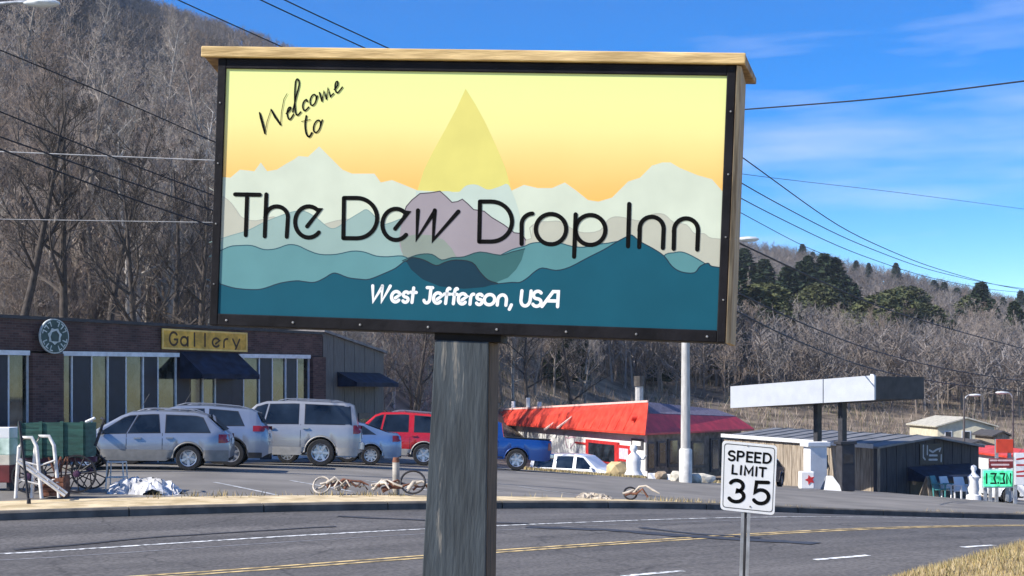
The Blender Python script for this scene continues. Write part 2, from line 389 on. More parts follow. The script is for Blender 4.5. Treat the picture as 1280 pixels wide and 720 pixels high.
def smooth_pts(p, n=5):                               # Catmull-Rom
    o = []
    for i in range(len(p) - 1):
        p0 = p[max(0, i - 1)]; p1 = p[i]; p2 = p[i + 1]; p3 = p[min(len(p) - 1, i + 2)]
        for k in range(n):
            t = k / n
            o.append(tuple(.5 * (2 * p1[j] + (p2[j] - p0[j]) * t + (2 * p0[j] - 5 * p1[j] + 4 * p2[j] - p3[j]) * t * t + (3 * p1[j] - p0[j] - 3 * p2[j] + p3[j]) * t ** 3) for j in (0, 1)))
    return o + [p[-1]]
drop_top = [(582, 111), (570, 137), (556, 163), (541, 190), (530, 212), (521, 240), (640, 240), (632, 210), (620, 182), (606, 152), (594, 130)]
printed('printed_drop', drop_top, (238, 226, 128), 1, True)
L1 = [(262, 221), (288, 222), (300, 212), (318, 214), (326, 203), (334, 214), (346, 212), (357, 205), (368, 199), (373, 195), (385, 196), (399, 183), (414, 198), (428, 212), (440, 217), (468, 217), (476, 228), (490, 225), (505, 231), (522, 238), (560, 240), (640, 238), (655, 231), (672, 235), (690, 235), (706, 228), (720, 238), (735, 250), (748, 252), (765, 247), (785, 227), (800, 222), (815, 207), (828, 203), (838, 203), (850, 210), (872, 219), (890, 224), (920, 240)]
printed('printed_mountain', L1, (222, 229, 206), 2)
printed('printed_mountain', smooth_pts([(520, 238), (535, 240), (560, 239), (572, 241), (583, 232), (596, 231), (610, 237), (625, 233), (634, 230), (640, 240), (648, 262), (656, 300)]), (206, 220, 205), 3)
L2 = smooth_pts([(262, 235), (285, 250), (295, 262), (303, 272), (320, 276), (342, 271), (356, 277), (395, 282), (420, 276), (440, 274), (455, 278), (475, 286), (500, 290), (650, 302), (662, 285), (672, 278), (685, 277), (700, 277), (715, 286), (730, 291), (750, 288), (760, 275), (770, 271), (785, 273), (800, 276), (815, 268), (830, 268), (842, 278), (858, 281), (868, 292), (880, 292), (890, 298), (920, 299)], 3)
printed('printed_mountain', L2, (200, 199, 180), 4); ridge_line('printed_outline', L2, (165, 165, 150), 4, .004)
L3 = smooth_pts([(262, 303), (290, 294), (310, 288), (330, 278), (350, 270), (365, 265), (380, 264), (395, 272), (410, 284), (420, 285), (435, 275), (450, 266), (458, 262), (466, 268), (478, 280), (490, 278), (505, 275), (520, 300)], 3)
printed('printed_mountain', L3, (160, 186, 178), 5); ridge_line('printed_outline', L3, (120, 145, 140), 5, .004)
circ = arc(578, 293, 79, 62, 180, 360, 30)            # lower half of the drop
D1 = [(502, 275), (508, 258), (515, 250), (525, 242), (538, 241), (550, 239), (558, 246), (565, 253), (572, 252), (578, 249), (585, 255), (592, 262), (605, 264), (615, 272), (630, 281), (643, 291), (652, 292), (657, 300)]
printed('printed_mountain', D1 + arc(578, 300, 79, 54, 0, -180, 24), (168, 158, 162), 6, True); ridge_line('printed_outline', D1, (70, 60, 65), 6, .005)
printed('printed_hill', [(500, 300), (506, 296), (520, 293), (540, 294), (555, 300), (565, 311), (571, 322), (560, 340), (520, 340), (505, 325)], (150, 160, 148), 7, True)
L4 = smooth_pts([(262, 321), (285, 309), (300, 307), (315, 307), (330, 312), (345, 311), (360, 306), (372, 307), (385, 313), (400, 318), (420, 318), (440, 314), (455, 315), (470, 320), (485, 321), (503, 320), (515, 326)], 3)
printed('printed_mountain', L4, (106, 156, 158), 8); ridge_line('printed_outline', L4, (35, 75, 85), 8, .005)
L4b = smooth_pts([(620, 322), (640, 312), (655, 308), (665, 304), (680, 303), (700, 304), (715, 308), (730, 309), (745, 306), (760, 304), (790, 302), (815, 330), (832, 318), (842, 316), (852, 315), (865, 320), (885, 332), (900, 345)], 3)
printed('printed_mountain', L4b, (98, 150, 152), 8); ridge_line('printed_outline', L4b, (35, 75, 85), 8, .005)
D3 = smooth_pts([(503, 326), (512, 322), (525, 318), (540, 318), (552, 325), (565, 322), (580, 321), (600, 315), (625, 319), (640, 315), (656, 311)], 3)
printed('printed_hill', D3 + [(652, 325), (645, 337), (635, 347), (620, 353), (600, 356), (560, 356), (530, 350), (512, 336)], (66, 112, 112), 9, True); ridge_line('printed_outline', D3, (30, 60, 65), 9, .005)
L5 = smooth_pts([(258, 349), (285, 358), (300, 361), (320, 362), (332, 360), (350, 354), (370, 351), (380, 352), (393, 353), (405, 348), (415, 342), (422, 342), (435, 347), (450, 349), (462, 349), (480, 342), (495, 335), (508, 326), (516, 335), (530, 349), (555, 356), (590, 358), (620, 355), (640, 353), (650, 353), (660, 347), (668, 340), (678, 335), (695, 338), (712, 334), (735, 322), (755, 312), (770, 303), (783, 296), (790, 294), (800, 302), (815, 310), (830, 320), (840, 333), (852, 340), (868, 341), (875, 333), (885, 329), (890, 333), (915, 336)], 3)
printed('printed_mountain', L5, (28, 92, 110), 10); ridge_line('printed_outline', L5, (14, 40, 56), 10, .005)
D4 = smooth_pts([(508, 327), (515, 322), (530, 325), (545, 332), (556, 328), (570, 325), (590, 328), (600, 340), (610, 350), (622, 354)], 3)
printed('printed_hill', D4 + [(605, 359), (580, 361), (550, 358), (528, 349), (514, 337)], (30, 62, 78), 11, True); ridge_line('printed_outline', D4, (12, 26, 36), 11, .005)
# lettering
PXM = OC.y / F
blk = mat('letter_black', (.006, .006, .006), .8, .1, 9, spec=.05)
TITLE = {
 'T': [[(294, 243), (325, 243.5)], [(309, 243), (307.3, 294)]],
 'h': [[(333, 243), (331, 295.5)]] + [[(331.5, 272)] + arc(346, 271.5, 14, 13.5, 178, 0, 12) + [(358.5, 296)]],
 'e': [[(384, 283)] + [(400, 262.5)] + arc(386, 277.5, 17, 19.5, 50, 318, 22)],
 'D': [[(430, 247.5), (429.2, 297.5)], [(430, 247.5), (446, 247.5)] + arc(446, 272.7, 25.5, 25.2, 90, -90, 18) + [(429.2, 297.7)]],
 'e2': [[(494, 286)] + [(510, 266)] + arc(495, 280.5, 17, 19.5, 50, 318, 22)],
 'w': [[(522.5, 263), (521, 298.5), (543, 265)], [(543.5, 263), (541.5, 300), (573, 264.5)]],
 'D2': [[(600, 252), (599, 302)], [(600, 252), (614, 252)] + arc(614, 277, 26, 25, 90, -90, 18) + [(599, 302)]],
 'r': [[(652, 305), (652, 282)] + arc(666, 281, 14, 14, 180, 92, 8)],
 'o': [arc(688.7, 286.5, 19, 19, 0, 360, 30)],
 'p': [[(719.5, 268), (717.6, 321)], arc(738, 287.5, 18.7, 18.7, 0, 360, 30)],
 'I': [[(786.5, 255), (785, 308)]],
 'n': [[(799, 309), (799.6, 286)] + arc(814.5, 286, 15, 15, 180, 0, 14) + [(828.5, 310)]],
 'n2': [[(842, 311), (842.6, 288)] + arc(857.5, 288, 15, 15, 180, 0, 14) + [(871.5, 312)]]}
for g, pl in TITLE.items():
    stroke_mesh([[sp(*p) for p in q] for q in pl], 5.3 * PXM, 0, -.0027).build('letter', blk, panel)
SCR = [([[(324.7, 141), (326, 146), (329, 157), (331.3, 167)], [(331.3, 167), (334, 152), (339, 137)], [(339, 137), (344, 146), (350.8, 156)], [(350.8, 156), (352, 140), (355, 124), (359, 117)]], [[2, 3.2, 3.4, 2.2], [.8, .9, .8], [2, 3.2, 2.4], [.8, .9, .9, .7]]),
 ([smooth_pts([(358, 142), (362, 138), (363.5, 134.5), (361, 135), (359, 141), (360.5, 148), (363, 149), (367, 143)])], [2]),
 ([smooth_pts([(366, 140), (370, 122), (374, 106), (372.5, 99), (369.5, 103), (368.5, 122), (369.5, 140), (372, 144), (376, 140)])], [2]),
 ([smooth_pts([(384, 127), (383, 124.5), (379.5, 128), (378.5, 134), (381, 138.5), (386, 134)])], [2]),
 ([arc(391.5, 125, 3.6, 7, 0, 360, 18, .25) + [(397, 120)]], [1.9]),
 ([[(399.5, 116), (402.5, 126.5)], [(402.5, 126.5), (405, 114), (408, 124)], [(408, 124), (410, 110), (413, 121), (417, 117)]], [2.2, 1.9, 1.9]),
 ([smooth_pts([(418, 112), (422, 107), (422, 102), (419.5, 104), (419, 112), (422, 116), (428, 109)])], [1.9]),
 ([smooth_pts([(383, 145), (381.5, 156), (383, 167), (386.5, 171), (390, 166)]), [(377, 152), (388, 149.5)]], [2.4, .9]),
 ([arc(396.3, 158, 4, 8, 0, 360, 18, .3) + [(403, 150)]], [1.9])]
for pl, wd in SCR:
    W_ = [[x * PXM * .95 for x in q] if hasattr(q, '__len__') else q * PXM * .95 for q in wd]
    stroke_mesh([[sp(*p) for p in q] for q in pl], W_, 0, -.0027).build('letter', blk, panel)
# stroke alphabet, unit boxes (x 0..1, y 0..1 up; lower-case height .68)
def A_(cx, cy, rx, ry, a0, a1, n=14): return [(x, 2 * cy - y) for x, y in arc(cx, cy, rx, ry, a0, a1, n)]
def ua(cx, cy, rx, ry, a0, a1, n=14): return [(cx + rx * math.cos(R(a0 + (a1 - a0) * i / n)), cy + ry * math.sin(R(a0 + (a1 - a0) * i / n))) for i in range(n + 1)]
SG = [ua(.5, .74, .46, .26, 35, 180, 8) + ua(.5, .74, .46, .24, 190, 260, 4) + ua(.5, .26, .48, .24, 80, 0, 4) + ua(.5, .26, .48, .26, -10, -150, 8)]
GL = {
 'W': [[(0, 1), (.12, 0), (.55, .95)], [(.55, 1), (.6, 0), (1, 1)]],
 'e': [[(.45, .25), (.95, .5)] + ua(.5, .34, .47, .34, 30, 320, 16)],
 's': [[(x, y * .68) for x, y in SG[0]]],
 't': [[(.45, .95), (.42, 0)], [(.05, .66), (.9, .66)]],
 'J': [[(.75, 1), (.75, .25)] + ua(.4, .25, .35, .25, 0, -160, 8), [(.3, 1), (.95, 1)]],
 'f': [ua(.62, .78, .25, .22, 60, 180, 6) + [(.34, 0)], [(.05, .62), (.8, .62)]],
 'r': [[(.2, 0), (.2, .4)] + ua(.6, .4, .4, .27, 180, 80, 6)],
 'o': [ua(.5, .34, .48, .34, 0, 360, 20)],
 'n': [[(.05, 0), (.05, .35)] + ua(.5, .35, .45, .33, 180, 0, 10) + [(.95, 0)]],
 ',': [[(.8, .05), (.3, -.25)]],
 'U': [[(0, 1), (0, .4)] + ua(.5, .4, .5, .4, 180, 360, 12) + [(1, 1)]],
 'S': SG, 'A': [[(0, 0), (.62, 1), (.95, 1), (1, 0)], [(.3, .38), (.98, .38)]],
 'P': [[(0, 0), (0, 1), (.55, 1)] + ua(.55, .74, .42, .26, 90, -90, 10) + [(0, .48)]],
 'E': [[(.95, 1), (0, 1), (0, 0), (.95, 0)], [(0, .52), (.8, .52)]],
 'D': [[(0, 0), (0, 1), (.4, 1)] + ua(.4, .5, .58, .5, 90, -90, 14) + [(0, 0)]],
 'L': [[(0, 1), (0, 0), (.95, 0)]], 'I': [[(.5, 0), (.5, 1)]], 'M': [[(0, 0), (0, 1), (.5, .25), (1, 1), (1, 0)]], 'T': [[(0, 1), (1, 1)], [(.5, 1), (.5, 0)]],
 '3': [ua(.48, .74, .44, .26, 150, -80, 14) + ua(.48, .26, .5, .27, 80, -155, 14)],
 '5': [[(.92, 1), (.2, 1), (.12, .52)] + ua(.48, .32, .48, .32, 110, -150, 16)],
 'G': [ua(.5, .5, .5, .5, 40, 330, 16) + [(.95, .45), (.6, .45)]], 'a': [ua(.45, .34, .42, .34, 0, 360, 16), [(.9, .68), (.9, 0)]], 'l': [[(.4, 1), (.4, 0)]], 'y': [[(.05, .66), (.5, .05)], [(.95, .66), (.35, -.25)]],
}
def glyph(ch, quad):                                  # quad: bottom-left, bottom-right, top-left, top-right (any 2-D space)
    bl, br, tl, tr = [Vector(q) for q in quad]
    return [[tuple((bl.lerp(br, x)).lerp(tl.lerp(tr, x), y)) for x, y in q] for q in GL[ch]]
wht = mat('letter_white', (.82, .82, .80), .5, .05, 9)
for ch, x0, x1 in (('W', 464, 486), ('e', 488.5, 500), ('s', 503, 510), ('t', 511.5, 520), ('J', 529, 539.5), ('e', 541, 552), ('f', 554, 563), ('f', 564, 572), ('e', 572, 583), ('r', 586, 593.5), ('s', 595, 602.5), ('o', 604.5, 618), ('n', 621, 633), (',', 636, 640), ('U', 650.5, 662), ('S', 665, 676), ('A', 677.5, 697)):
    yb = 376.5 + (x0 - 464) * .031; yt = 357.3 + (x0 - 464) * .033; sk = 2.0
    q = glyph(ch, ((x0, yb), (x1, yb + .3), (x0 + sk, yt), (x1 + sk, yt + .3)))
    stroke_mesh([[sp(*p) for p in z] for z in q], 4.1 * PXM, 0, -.0027).build('letter', wht, panel)
# frame
frm = mat('frame_black', (.012, .011, .013), .6, .4, 5, .2, spec=.12)
fr = .038
for x0, x1, z0, z1 in ((-PW/2 - fr, -PW/2 + .004, -PH/2 - .055, PH/2 + .045), (PW/2 - .004, PW/2 + fr, -PH/2 - .055, PH/2 + .045)):
    bevel(MB().box(x0, x1, -.010, .06, z0, z1).build('frame_bar', frm, sign), .004)
bevel(MB().box(-PW/2 + .0045, PW/2 - .0045, -.0095, .06, PH/2 - .004, PH/2 + .044).build('frame_bar', frm, sign), .004)
bevel(MB().box(-PW/2 + .0045, PW/2 - .0045, -.0095, .06, -PH/2 - .054, -PH/2 + .004).build('frame_bar', frm, sign), .004)
bolt = mat('bolt_metal', (.30, .29, .28), .5, .3, 9, metal=.6)
for i in range(8):
    x = -PW/2 + .05 + (PW - .1) * i / 7
    MB().lathe([(0, -.0145), (.005, -.0135), (.0065, -.0097)], 8, 'y', (x, 0, -PH/2 - .028)).build('bolt', bolt, sign)
for i in range(4):
    for x in (-PW/2 - .02, PW/2 + .02):
        MB().lathe([(0, -.0145), (.0035, -.0138), (.005, -.0102)], 8, 'y', (x, 0, -PH/2 + .15 + .3 * i)).build('bolt', bolt, sign)
def wood_mat(name, c1, c2, scale=6, stretch=(1, 1, 14), rough=.75):
    return mat(name, c1, rough, .25, scale, .25, stretch=stretch, c2=c2, detail=8)
wy = wood_mat('new_pine', (.56, .37, .15), (.66, .47, .22), 3, (1.2, 10, 10))
ww = wood_mat('weathered_board', (.30, .21, .12), (.42, .31, .18), 5, (12, 6, 1))
# case behind the frame, wider at the back (a V shaped double sign)
zb, zt = -PH/2 - .055, PH/2 + .045
bevel(MB().hexa([(-PW/2 - .03, .061, zb + .003), (PW/2 + .036, .061, zb + .003), (PW/2 + .079, .34, zb + .003), (-PW/2 - .07, .34, zb + .003), (-PW/2 - .03, .061, zt - .003), (PW/2 + .036, .061, zt - .003), (PW/2 + .079, .34, zt - .003), (-PW/2 - .07, .34, zt - .003)]).build('case', frm, sign), .004)
bevel(MB().hexa([(PW/2 + fr + .001, -.018, zb - .004), (PW/2 + fr + .026, .0, zb - .004), (PW/2 + .108, .36, zb - .004), (PW/2 + .082, .36, zb - .004), (PW/2 + fr + .001, -.018, zt + .0), (PW/2 + fr + .026, .0, zt), (PW/2 + .108, .36, zt), (PW/2 + .082, .36, zt)]).build('side_board', ww, sign), .004)
x0 = sp(254, 70)[0]; x1 = sp(931, 84)[0]
bevel(MB().hexa([(x0, -.036, zt + .002), (x1, -.036, zt + .002), (x1 + .002, -.011, zt + .002), (x0, -.011, zt + .002), (x0, -.036, zt + .055), (x1, -.036, zt + .055), (x1 + .002, -.011, zt + .055), (x0, -.011, zt + .055)]).build('cap_board', wy, sign), .005)
bevel(MB().hexa([(x0 + .01, -.0105, zt + .003), (x1 + .001, -.0105, zt + .003), (x1 + .085, .42, zt + .003), (x0 - .05, .42, zt + .003), (x0 + .01, -.0105, zt + .054), (x1 + .001, -.0105, zt + .054), (x1 + .085, .42, zt + .035), (x0 - .05, .42, zt + .035)]).build('cap_top', wood_mat('cap_end_wood', (.20, .13, .075), (.32, .22, .12), 5, (4, 4, 4)), sign), .005)
# post
def post_mat():
    m = mat('post_paint', (.040, .050, .058), .75, .35, 2.2, .3, stretch=(7, 7, 1), detail=10)
    n = m.node_tree; b = n.nodes['Principled BSDF']; old = b.inputs['Base Color'].links[0].from_socket
    t = n.nodes.new('ShaderNodeTexCoord'); mp_ = n.nodes.new('ShaderNodeMapping'); mp_.inputs['Scale'].default_value = (9, 9, 1.1)
    z = n.nodes.new('ShaderNodeTexNoise'); z.inputs['Scale'].default_value = 2.0; z.inputs['Detail'].default_value = 12; z.inputs['Roughness'].default_value = .65
    r = n.nodes.new('ShaderNodeValToRGB'); r.color_ramp.elements[0].position = .60; r.color_ramp.elements[1].position = .68
    mxx = n.nodes.new('ShaderNodeMix'); mxx.data_type = 'RGBA'; mxx.inputs['B'].default_value = (.20, .185, .16, 1)
    n.links.new(t.outputs['Object'], mp_.inputs[0]); n.links.new(mp_.outputs[0], z.inputs['Vector']); n.links.new(z.outputs['Fac'], r.inputs[0])
    n.links.new(r.outputs[0], mxx.inputs['Factor']); n.links.new(old, mxx.inputs['A']); n.links.new(mxx.outputs['Result'], b.inputs['Base Color'])
    return m
pm = post_mat()
u0, v0 = sp(543, 425); u1, _ = sp(610, 425); ub0, _ = sp(527, 720); ub1, _ = sp(606, 720)
zbot = -3.0; vv = sp(560, 720)[1]; k = (zbot - v0) / (vv - v0)
ubl = u0 + (ub0 - u0) * k; ubr = u1 + (ub1 - u1) * k
b = MB().hexa([(ubl, .02, zbot), (ubr, .02, zbot), (ubr, .05, zbot), (ubl, .05, zbot), (u0, .02, v0), (u1, .02, v0), (u1, .05, v0), (u0, .05, v0)])
bevel(b.build('post_board', pm, sign), .004)
b = MB().hexa([(ubr - .03, .052, zbot), (ubr + .004, .052, zbot), (ubr + .016, .34, zbot), (ubr - .03, .36, zbot), (u1 - .03, .052, v0), (u1 + .004, .052, v0), (u1 + .016, .34, v0), (u1 - .03, .36, v0)])
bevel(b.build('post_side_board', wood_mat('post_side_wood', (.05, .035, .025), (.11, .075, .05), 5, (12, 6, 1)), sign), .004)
MB().hexa([(ubl + .01, .052, zbot), (ubr - .035, .052, zbot), (ubr - .035, .36, zbot), (ubl + .01, .36, zbot), (u0 + .01, .052, v0), (u1 - .035, .052, v0), (u1 - .035, .36, v0), (u0 + .01, .36, v0)]).build('post_core', pm, sign)
MB().box(u0 - .005, u1 + .06, .03, .33, v0 + .001, zb + .0005).build('post_bracket', frm, sign)

# ------------------------------------------------------------------ speed limit sign
d_ = 11.5; c0 = pt(936, 597, d_); ro = R(-4.0)
X2 = Vector((math.cos(ro), 0, math.sin(ro))); Z2 = Vector((-math.sin(R(-2.6)), 0, math.cos(R(-2.6)))); Y2 = Vector((0, 1, 0))
sp2 = plane_map(c0, Vector((1, 0, 0)), Y2, Vector((0, 0, 1)))
gz = T(c0.x, d_) - .15 - c0.z
spd = thing('speed_limit_sign', 'white rectangular speed limit sign on a thin metal post beside the road', 'road sign', c0)
def rr(pts, r=.03, n=5):                              # rounded quad
    o = []; k = len(pts)
    for i in range(k):
        p = Vector(pts[i]); a = (Vector(pts[i - 1]) - p).normalized(); c = (Vector(pts[(i + 1) % k]) - p).normalized()
        A0, C0 = p + a * r, p + c * r
        for j in range(n + 1):
            t = j / n; o.append(tuple((A0.lerp(p, t)).lerp(p.lerp(C0, t), t)))
    return o
pq = [sp2(*p) for p in ((903, 550.5), (971.5, 557), (968, 644), (900.5, 637))]
def inset(q, s): c = sum((Vector(p) for p in q), Vector((0, 0))) / len(q); return [tuple(c + (Vector(p) - c) * s) for p in q]
alu = mat('sign_white', (.80, .80, .79), .4, .06, 8)
MB().prism(rr(pq, .035), 'y', 0, .004).build('plate', alu, spd)
bw = rr(inset(pq, .93), .03); bw2 = rr(inset(pq, .905), .027); nb = len(bw)
MB().add([(u, -.001, v) for u, v in bw] + [(u, -.001, v) for u, v in bw2], [(i, (i + 1) % nb, nb + (i + 1) % nb, nb + i) for i in range(nb)]).build('border_line', mat('sign_grey_line', (.10, .10, .10), .5, .1, 8), spd)
def plate_xy(x, y): return sp2(890 + x / 4, 540 + y / 4)
for ch, xa, xb, yt_, yb_, wd in (('S', 84, 116, 94, 140, 2.6), ('P', 130, 160, 97, 143, 2.6), ('E', 177, 205, 101, 147, 2.6), ('E', 217, 245, 104, 150, 2.6), ('D', 260, 296, 107, 153, 2.6),
    ('L', 104, 128, 166, 207, 2.5), ('I', 140, 152, 168, 210, 2.5), ('M', 166, 204, 171, 214, 2.5), ('I', 216, 230, 175, 217, 2.5), ('T', 238, 270, 178, 221, 2.5),
    ('3', 86, 162, 240, 346, 4.6), ('5', 206, 288, 250, 356, 4.6)):
    q = glyph(ch, ((xa - 3, yb_), (xb - 3, yb_ + 3), (xa, yt_), (xb, yt_ + 3)))
    stroke_mesh([[plate_xy(*p) for p in z] for z in q], wd * d_ / F, 0, -.002).build('letter', blk, spd)
galv = mat('galvanised', (.42, .43, .44), .45, .25, 10, metal=.5)
bx_, bz_ = sp2(934, 640); ex_ = sp2(931, 720)
t_ = (gz - bz_) / (ex_[1] - bz_); gx = bx_ + (ex_[0] - bx_) * t_; tx = bx_ - (ex_[0] - bx_) * 1.0
def chan(xo, w_): return [(xo - w_, .006), (xo + w_, .006), (xo + w_, .03), (xo - w_, .03)]
for s_ in (-1, 1):
    b = MB(); xb_, xt_ = gx + s_ * .026, bx_ + .004 + s_ * .026
    b.hexa([(xb_ - .013, .006, gz), (xb_ + .013, .006, gz), (xb_ + .013, .012, gz), (xb_ - .013, .012, gz), (xt_ - .013, .006, .2), (xt_ + .013, .006, .2), (xt_ + .013, .012, .2), (xt_ - .013, .012, .2)]).build('post_flange', galv, spd)
MB().hexa([(gx - .013, .030, gz), (gx + .013, .030, gz), (gx + .013, .036, gz), (gx - .013, .036, gz), (bx_ - .009, .030, .2), (bx_ + .017, .030, .2), (bx_ + .017, .036, .2), (bx_ - .009, .036, .2)]).build('post_channel', mat('post_dark', (.05, .05, .055), .6, .2, 9), spd)
for zz in (.27, -.245):
    MB().lathe([(0, -.006), (.006, -.005), (.008, -.0005)], 8, 'y', (.0 - zz * .04, 0, zz)).build('bolt', bolt, spd)

# ------------------------------------------------------------------ cars
tyre_m = mat('tyre_rubber', (.022, .022, .023), .85, .2, 12)
rim_m = mat('rim_silver', (.50, .51, .53), .3, .1, 9, metal=.7)
glass_m = mat('car_glass', (.007, .011, .016), .04, .5, 1.1, spec=.5, c2=(.022, .032, .045), lo=.35, hi=.7)  # gentle mottling in the base colour imitates uneven window reflections
dark_m = mat('underbody_dark', (.012, .012, .013), .8, .2, 6)
lamp_red = mat('tail_lamp_red', (.32, .015, .02), .2, .1, 6, spec=.7)
trim_m = mat('black_trim', (.03, .03, .032), .55, .2, 8)
chrome_m = mat('chrome', (.7, .7, .7), .15, .05, 8, metal=1.)
WHEELS = {}
def wheel_meshes(r, wd, spokes):
    k = (r, wd, spokes)
    if k in WHEELS: return WHEELS[k]
    tm = MB().lathe([(r * .66, -wd / 2), (r * .93, -wd / 2), (r, -wd * .36), (r, wd * .36), (r * .93, wd / 2), (r * .66, wd / 2), (r * .64, wd * .3)], 28, 'y').mesh('tyre', tyre_m, 35)
    rb = MB().lathe([(r * .66, wd * .49), (r * .61, wd * .47), (r * .58, wd * .2), (r * .5, wd * .1), (r * .0, wd * .1)], 28, 'y')
    rim_back = rb.mesh('rim', rim_m, 35)
    sb = MB()
    for i in range(spokes):
        a = 2 * math.pi * i / spokes; ca, sa = math.cos(a), math.sin(a)
        def q(rad, t, y): return (rad * ca - t * sa, y, rad * sa + t * ca)
        w0, w1 = r * .10, r * .13 * (5 / spokes) ** .5
        sb.hexa([q(.08 * r, -w0, wd * .12), q(.62 * r, -w1, wd * .12), q(.62 * r, w1, wd * .12), q(.08 * r, w0, wd * .12), q(.08 * r, -w0, wd * .40), q(.62 * r, -w1 * .8, wd * .44), q(.62 * r, w1 * .8, wd * .44), q(.08 * r, w0, wd * .40)])
    sb.lathe([(0, wd * .44), (r * .14, wd * .43), (r * .17, wd * .3)], 14, 'y')
    sp_ = sb.mesh('spokes', rim_m)
    WHEELS[k] = (tm, rim_back, sp_); return WHEELS[k]
rim_dark = mat('rim_recess', (.05, .05, .055), .6, .2, 8)

def make_car(name, label, cat, paint, L_, W_, xf, xr, r, top, belt, wins, place, yaw=0., floor=.24, spokes=5, rails=None, tail=None, clad=None, rear_glass=None, seams=(), handles=(), mirror=None, tumble=.30, bumper=None, roofw=None, extra=None, group=None, tyrew=.22):
    hw = W_ / 2
    tx = [p[0] for p in top]; tz = [p[1] for p in top]; bx2 = [p[0] for p in belt]; bz2 = [p[1] for p in belt]
    ZT = lambda x: float(np.interp(x, tx, tz)); ZB = lambda x: min(float(np.interp(x, bx2, bz2)), ZT(x) - .015)
    def Wd(x):
        e = L_ / 2 - abs(x); t = min(1, max(0, e / .55)); return hw * (.86 + .14 * (1 - (1 - t) ** 2.4))
    RA = r + .075
    def arch(x):
        z = 0.
        for c in (xf, xr):
            if abs(x - c) < RA: z = max(z, r + math.sqrt(RA * RA - (x - c) ** 2))
        return z
    xs = set([-L_ / 2, L_ / 2, -L_ / 2 + .03, L_ / 2 - .03] + [x for x in tx if abs(x) <= L_ / 2] + [i * .16 for i in range(int(-L_ / .32), int(L_ / .32) + 1) if abs(i * .16) < L_ / 2 - .05])
    for c in (xf, xr):
        for j in range(13): xs.add(c + RA * math.cos(math.pi * j / 12) * .999)
    xs = sorted(x for x in xs if -L_ / 2 <= x <= L_ / 2)
    xs = [x for i, x in enumerate(xs) if i == 0 or x - xs[i - 1] > .006]
    def section(x):
        w_ = Wd(x); zb_, zt_ = ZB(x), ZT(x); a = arch(x)
        endk = max(0, 1 - (L_ / 2 - abs(x)) / .16); fl = max(floor + .10 * endk, a)
        zm = max(floor + (zb_ - floor) * .52, a + .035)
        y6 = w_ * .955 - tumble * max(0, zt_ - zb_ - .05)
        return [(0, floor + .1), (w_ * .62, max(floor + .02, a)), (w_ * .965, fl), (w_ * .985, fl + (zm - fl) * .35), (w_, zm), (w_ * .99, max(zb_ - .10, zm + .01)), (w_ * .958, max(zb_, zm + .02)),
                (y6 + .012, max(zb_ + .004, zt_ - .075)), (y6 - .045, max(zb_ + .008, zt_ - .018)), (y6 * .6, zt_ + .004), (0, zt_ + .02)]
    secs = [section(x) for x in xs]; n = 11
    b = MB(); vs = []
    for x, s in zip(xs, secs):
        vs += [(x, y, z) for y, z in s] + [(x, -y, z) for y, z in s[1:-1][::-1]]
    m_ = 2 * n - 2; fs = []; mi = []
    for i in range(len(xs) - 1):
        for j in range(m_):
            fs.append((i * m_ + j, i * m_ + (j + 1) % m_, (i + 1) * m_ + (j + 1) % m_, (i + 1) * m_ + j)); mi.append(1 if j in (0, 1, m_ - 1, m_ - 2) else 0)
    for base in (0, (len(xs) - 1) * m_):
        for j in range(n - 1):
            a_, b_, c2, d2 = j, j + 1, (m_ - j - 1) % m_, (m_ - j) % m_
            q_ = []
            for t in (a_, b_, c2, d2):
                if base + t not in q_: q_.append(base + t)
            if len(q_) > 2: fs.append(tuple(q_)); mi.append(1 if j < 2 else 0)
    b.v = vs; b.f = fs; b.mi = mi
    # placement: near-side rear wheel contact pixel -> world
    px, py, dd = place; c_, s_ = math.cos(math.pi - yaw), math.sin(math.pi - yaw)
    P = pt(px, py, dd); lx, ly = xr, hw - .02
    loc = Vector((P.x - (lx * c_ - ly * s_), P.y - (lx * s_ + ly * c_), 0))
    zc = [LOT(loc.x + (qx * c_ - qy * s_), loc.y + (qx * s_ + qy * c_)) for qx, qy in ((xf, hw - .1), (xr, hw - .1), (xf, .1 - hw), (xr, .1 - hw))]
    loc.z = LOT(P.x, P.y)
    root = thing(name, label, cat, loc, math.pi - yaw, group)
    slope = math.atan2((zc[0] + zc[2] - zc[1] - zc[3]) / 2, xf - xr); rollx = math.atan2((zc[0] + zc[1] - zc[2] - zc[3]) / 2, W_ - .2)
    loc.z = sum(zc) / 4 ; root.location = loc + Vector((0, 0, 0)); root.rotation_euler = (rollx * .9, -slope * .9, math.pi - yaw)
    body = b.build('body', [paint, dark_m], root, 32)
    def side_y(x, z):
        s = section(x)[2:9]; zz = [q[1] for q in s]; yy = [q[0] for q in s]
        return float(np.interp(z, zz, yy))
    def patch(nm, cols, m, off, parent, side=1, thick=True):     # cols: (xb, zlo, xt, zhi)
        v = []; f = []; nz_ = 4
        for xb, zl, xt, zh in cols:
            for k in range(nz_ + 1):
                t = k / nz_; x = xb + (xt - xb) * t; z = zl + (zh - zl) * t
                v.append((x, side * (side_y(x, z) + off), z))
        for i in range(len(cols) - 1):
            for k in range(nz_): f.append((i * (nz_ + 1) + k, i * (nz_ + 1) + k + 1, (i + 1) * (nz_ + 1) + k + 1, (i + 1) * (nz_ + 1) + k))
        return MB().add(v, f).build(nm, m, parent, 60)
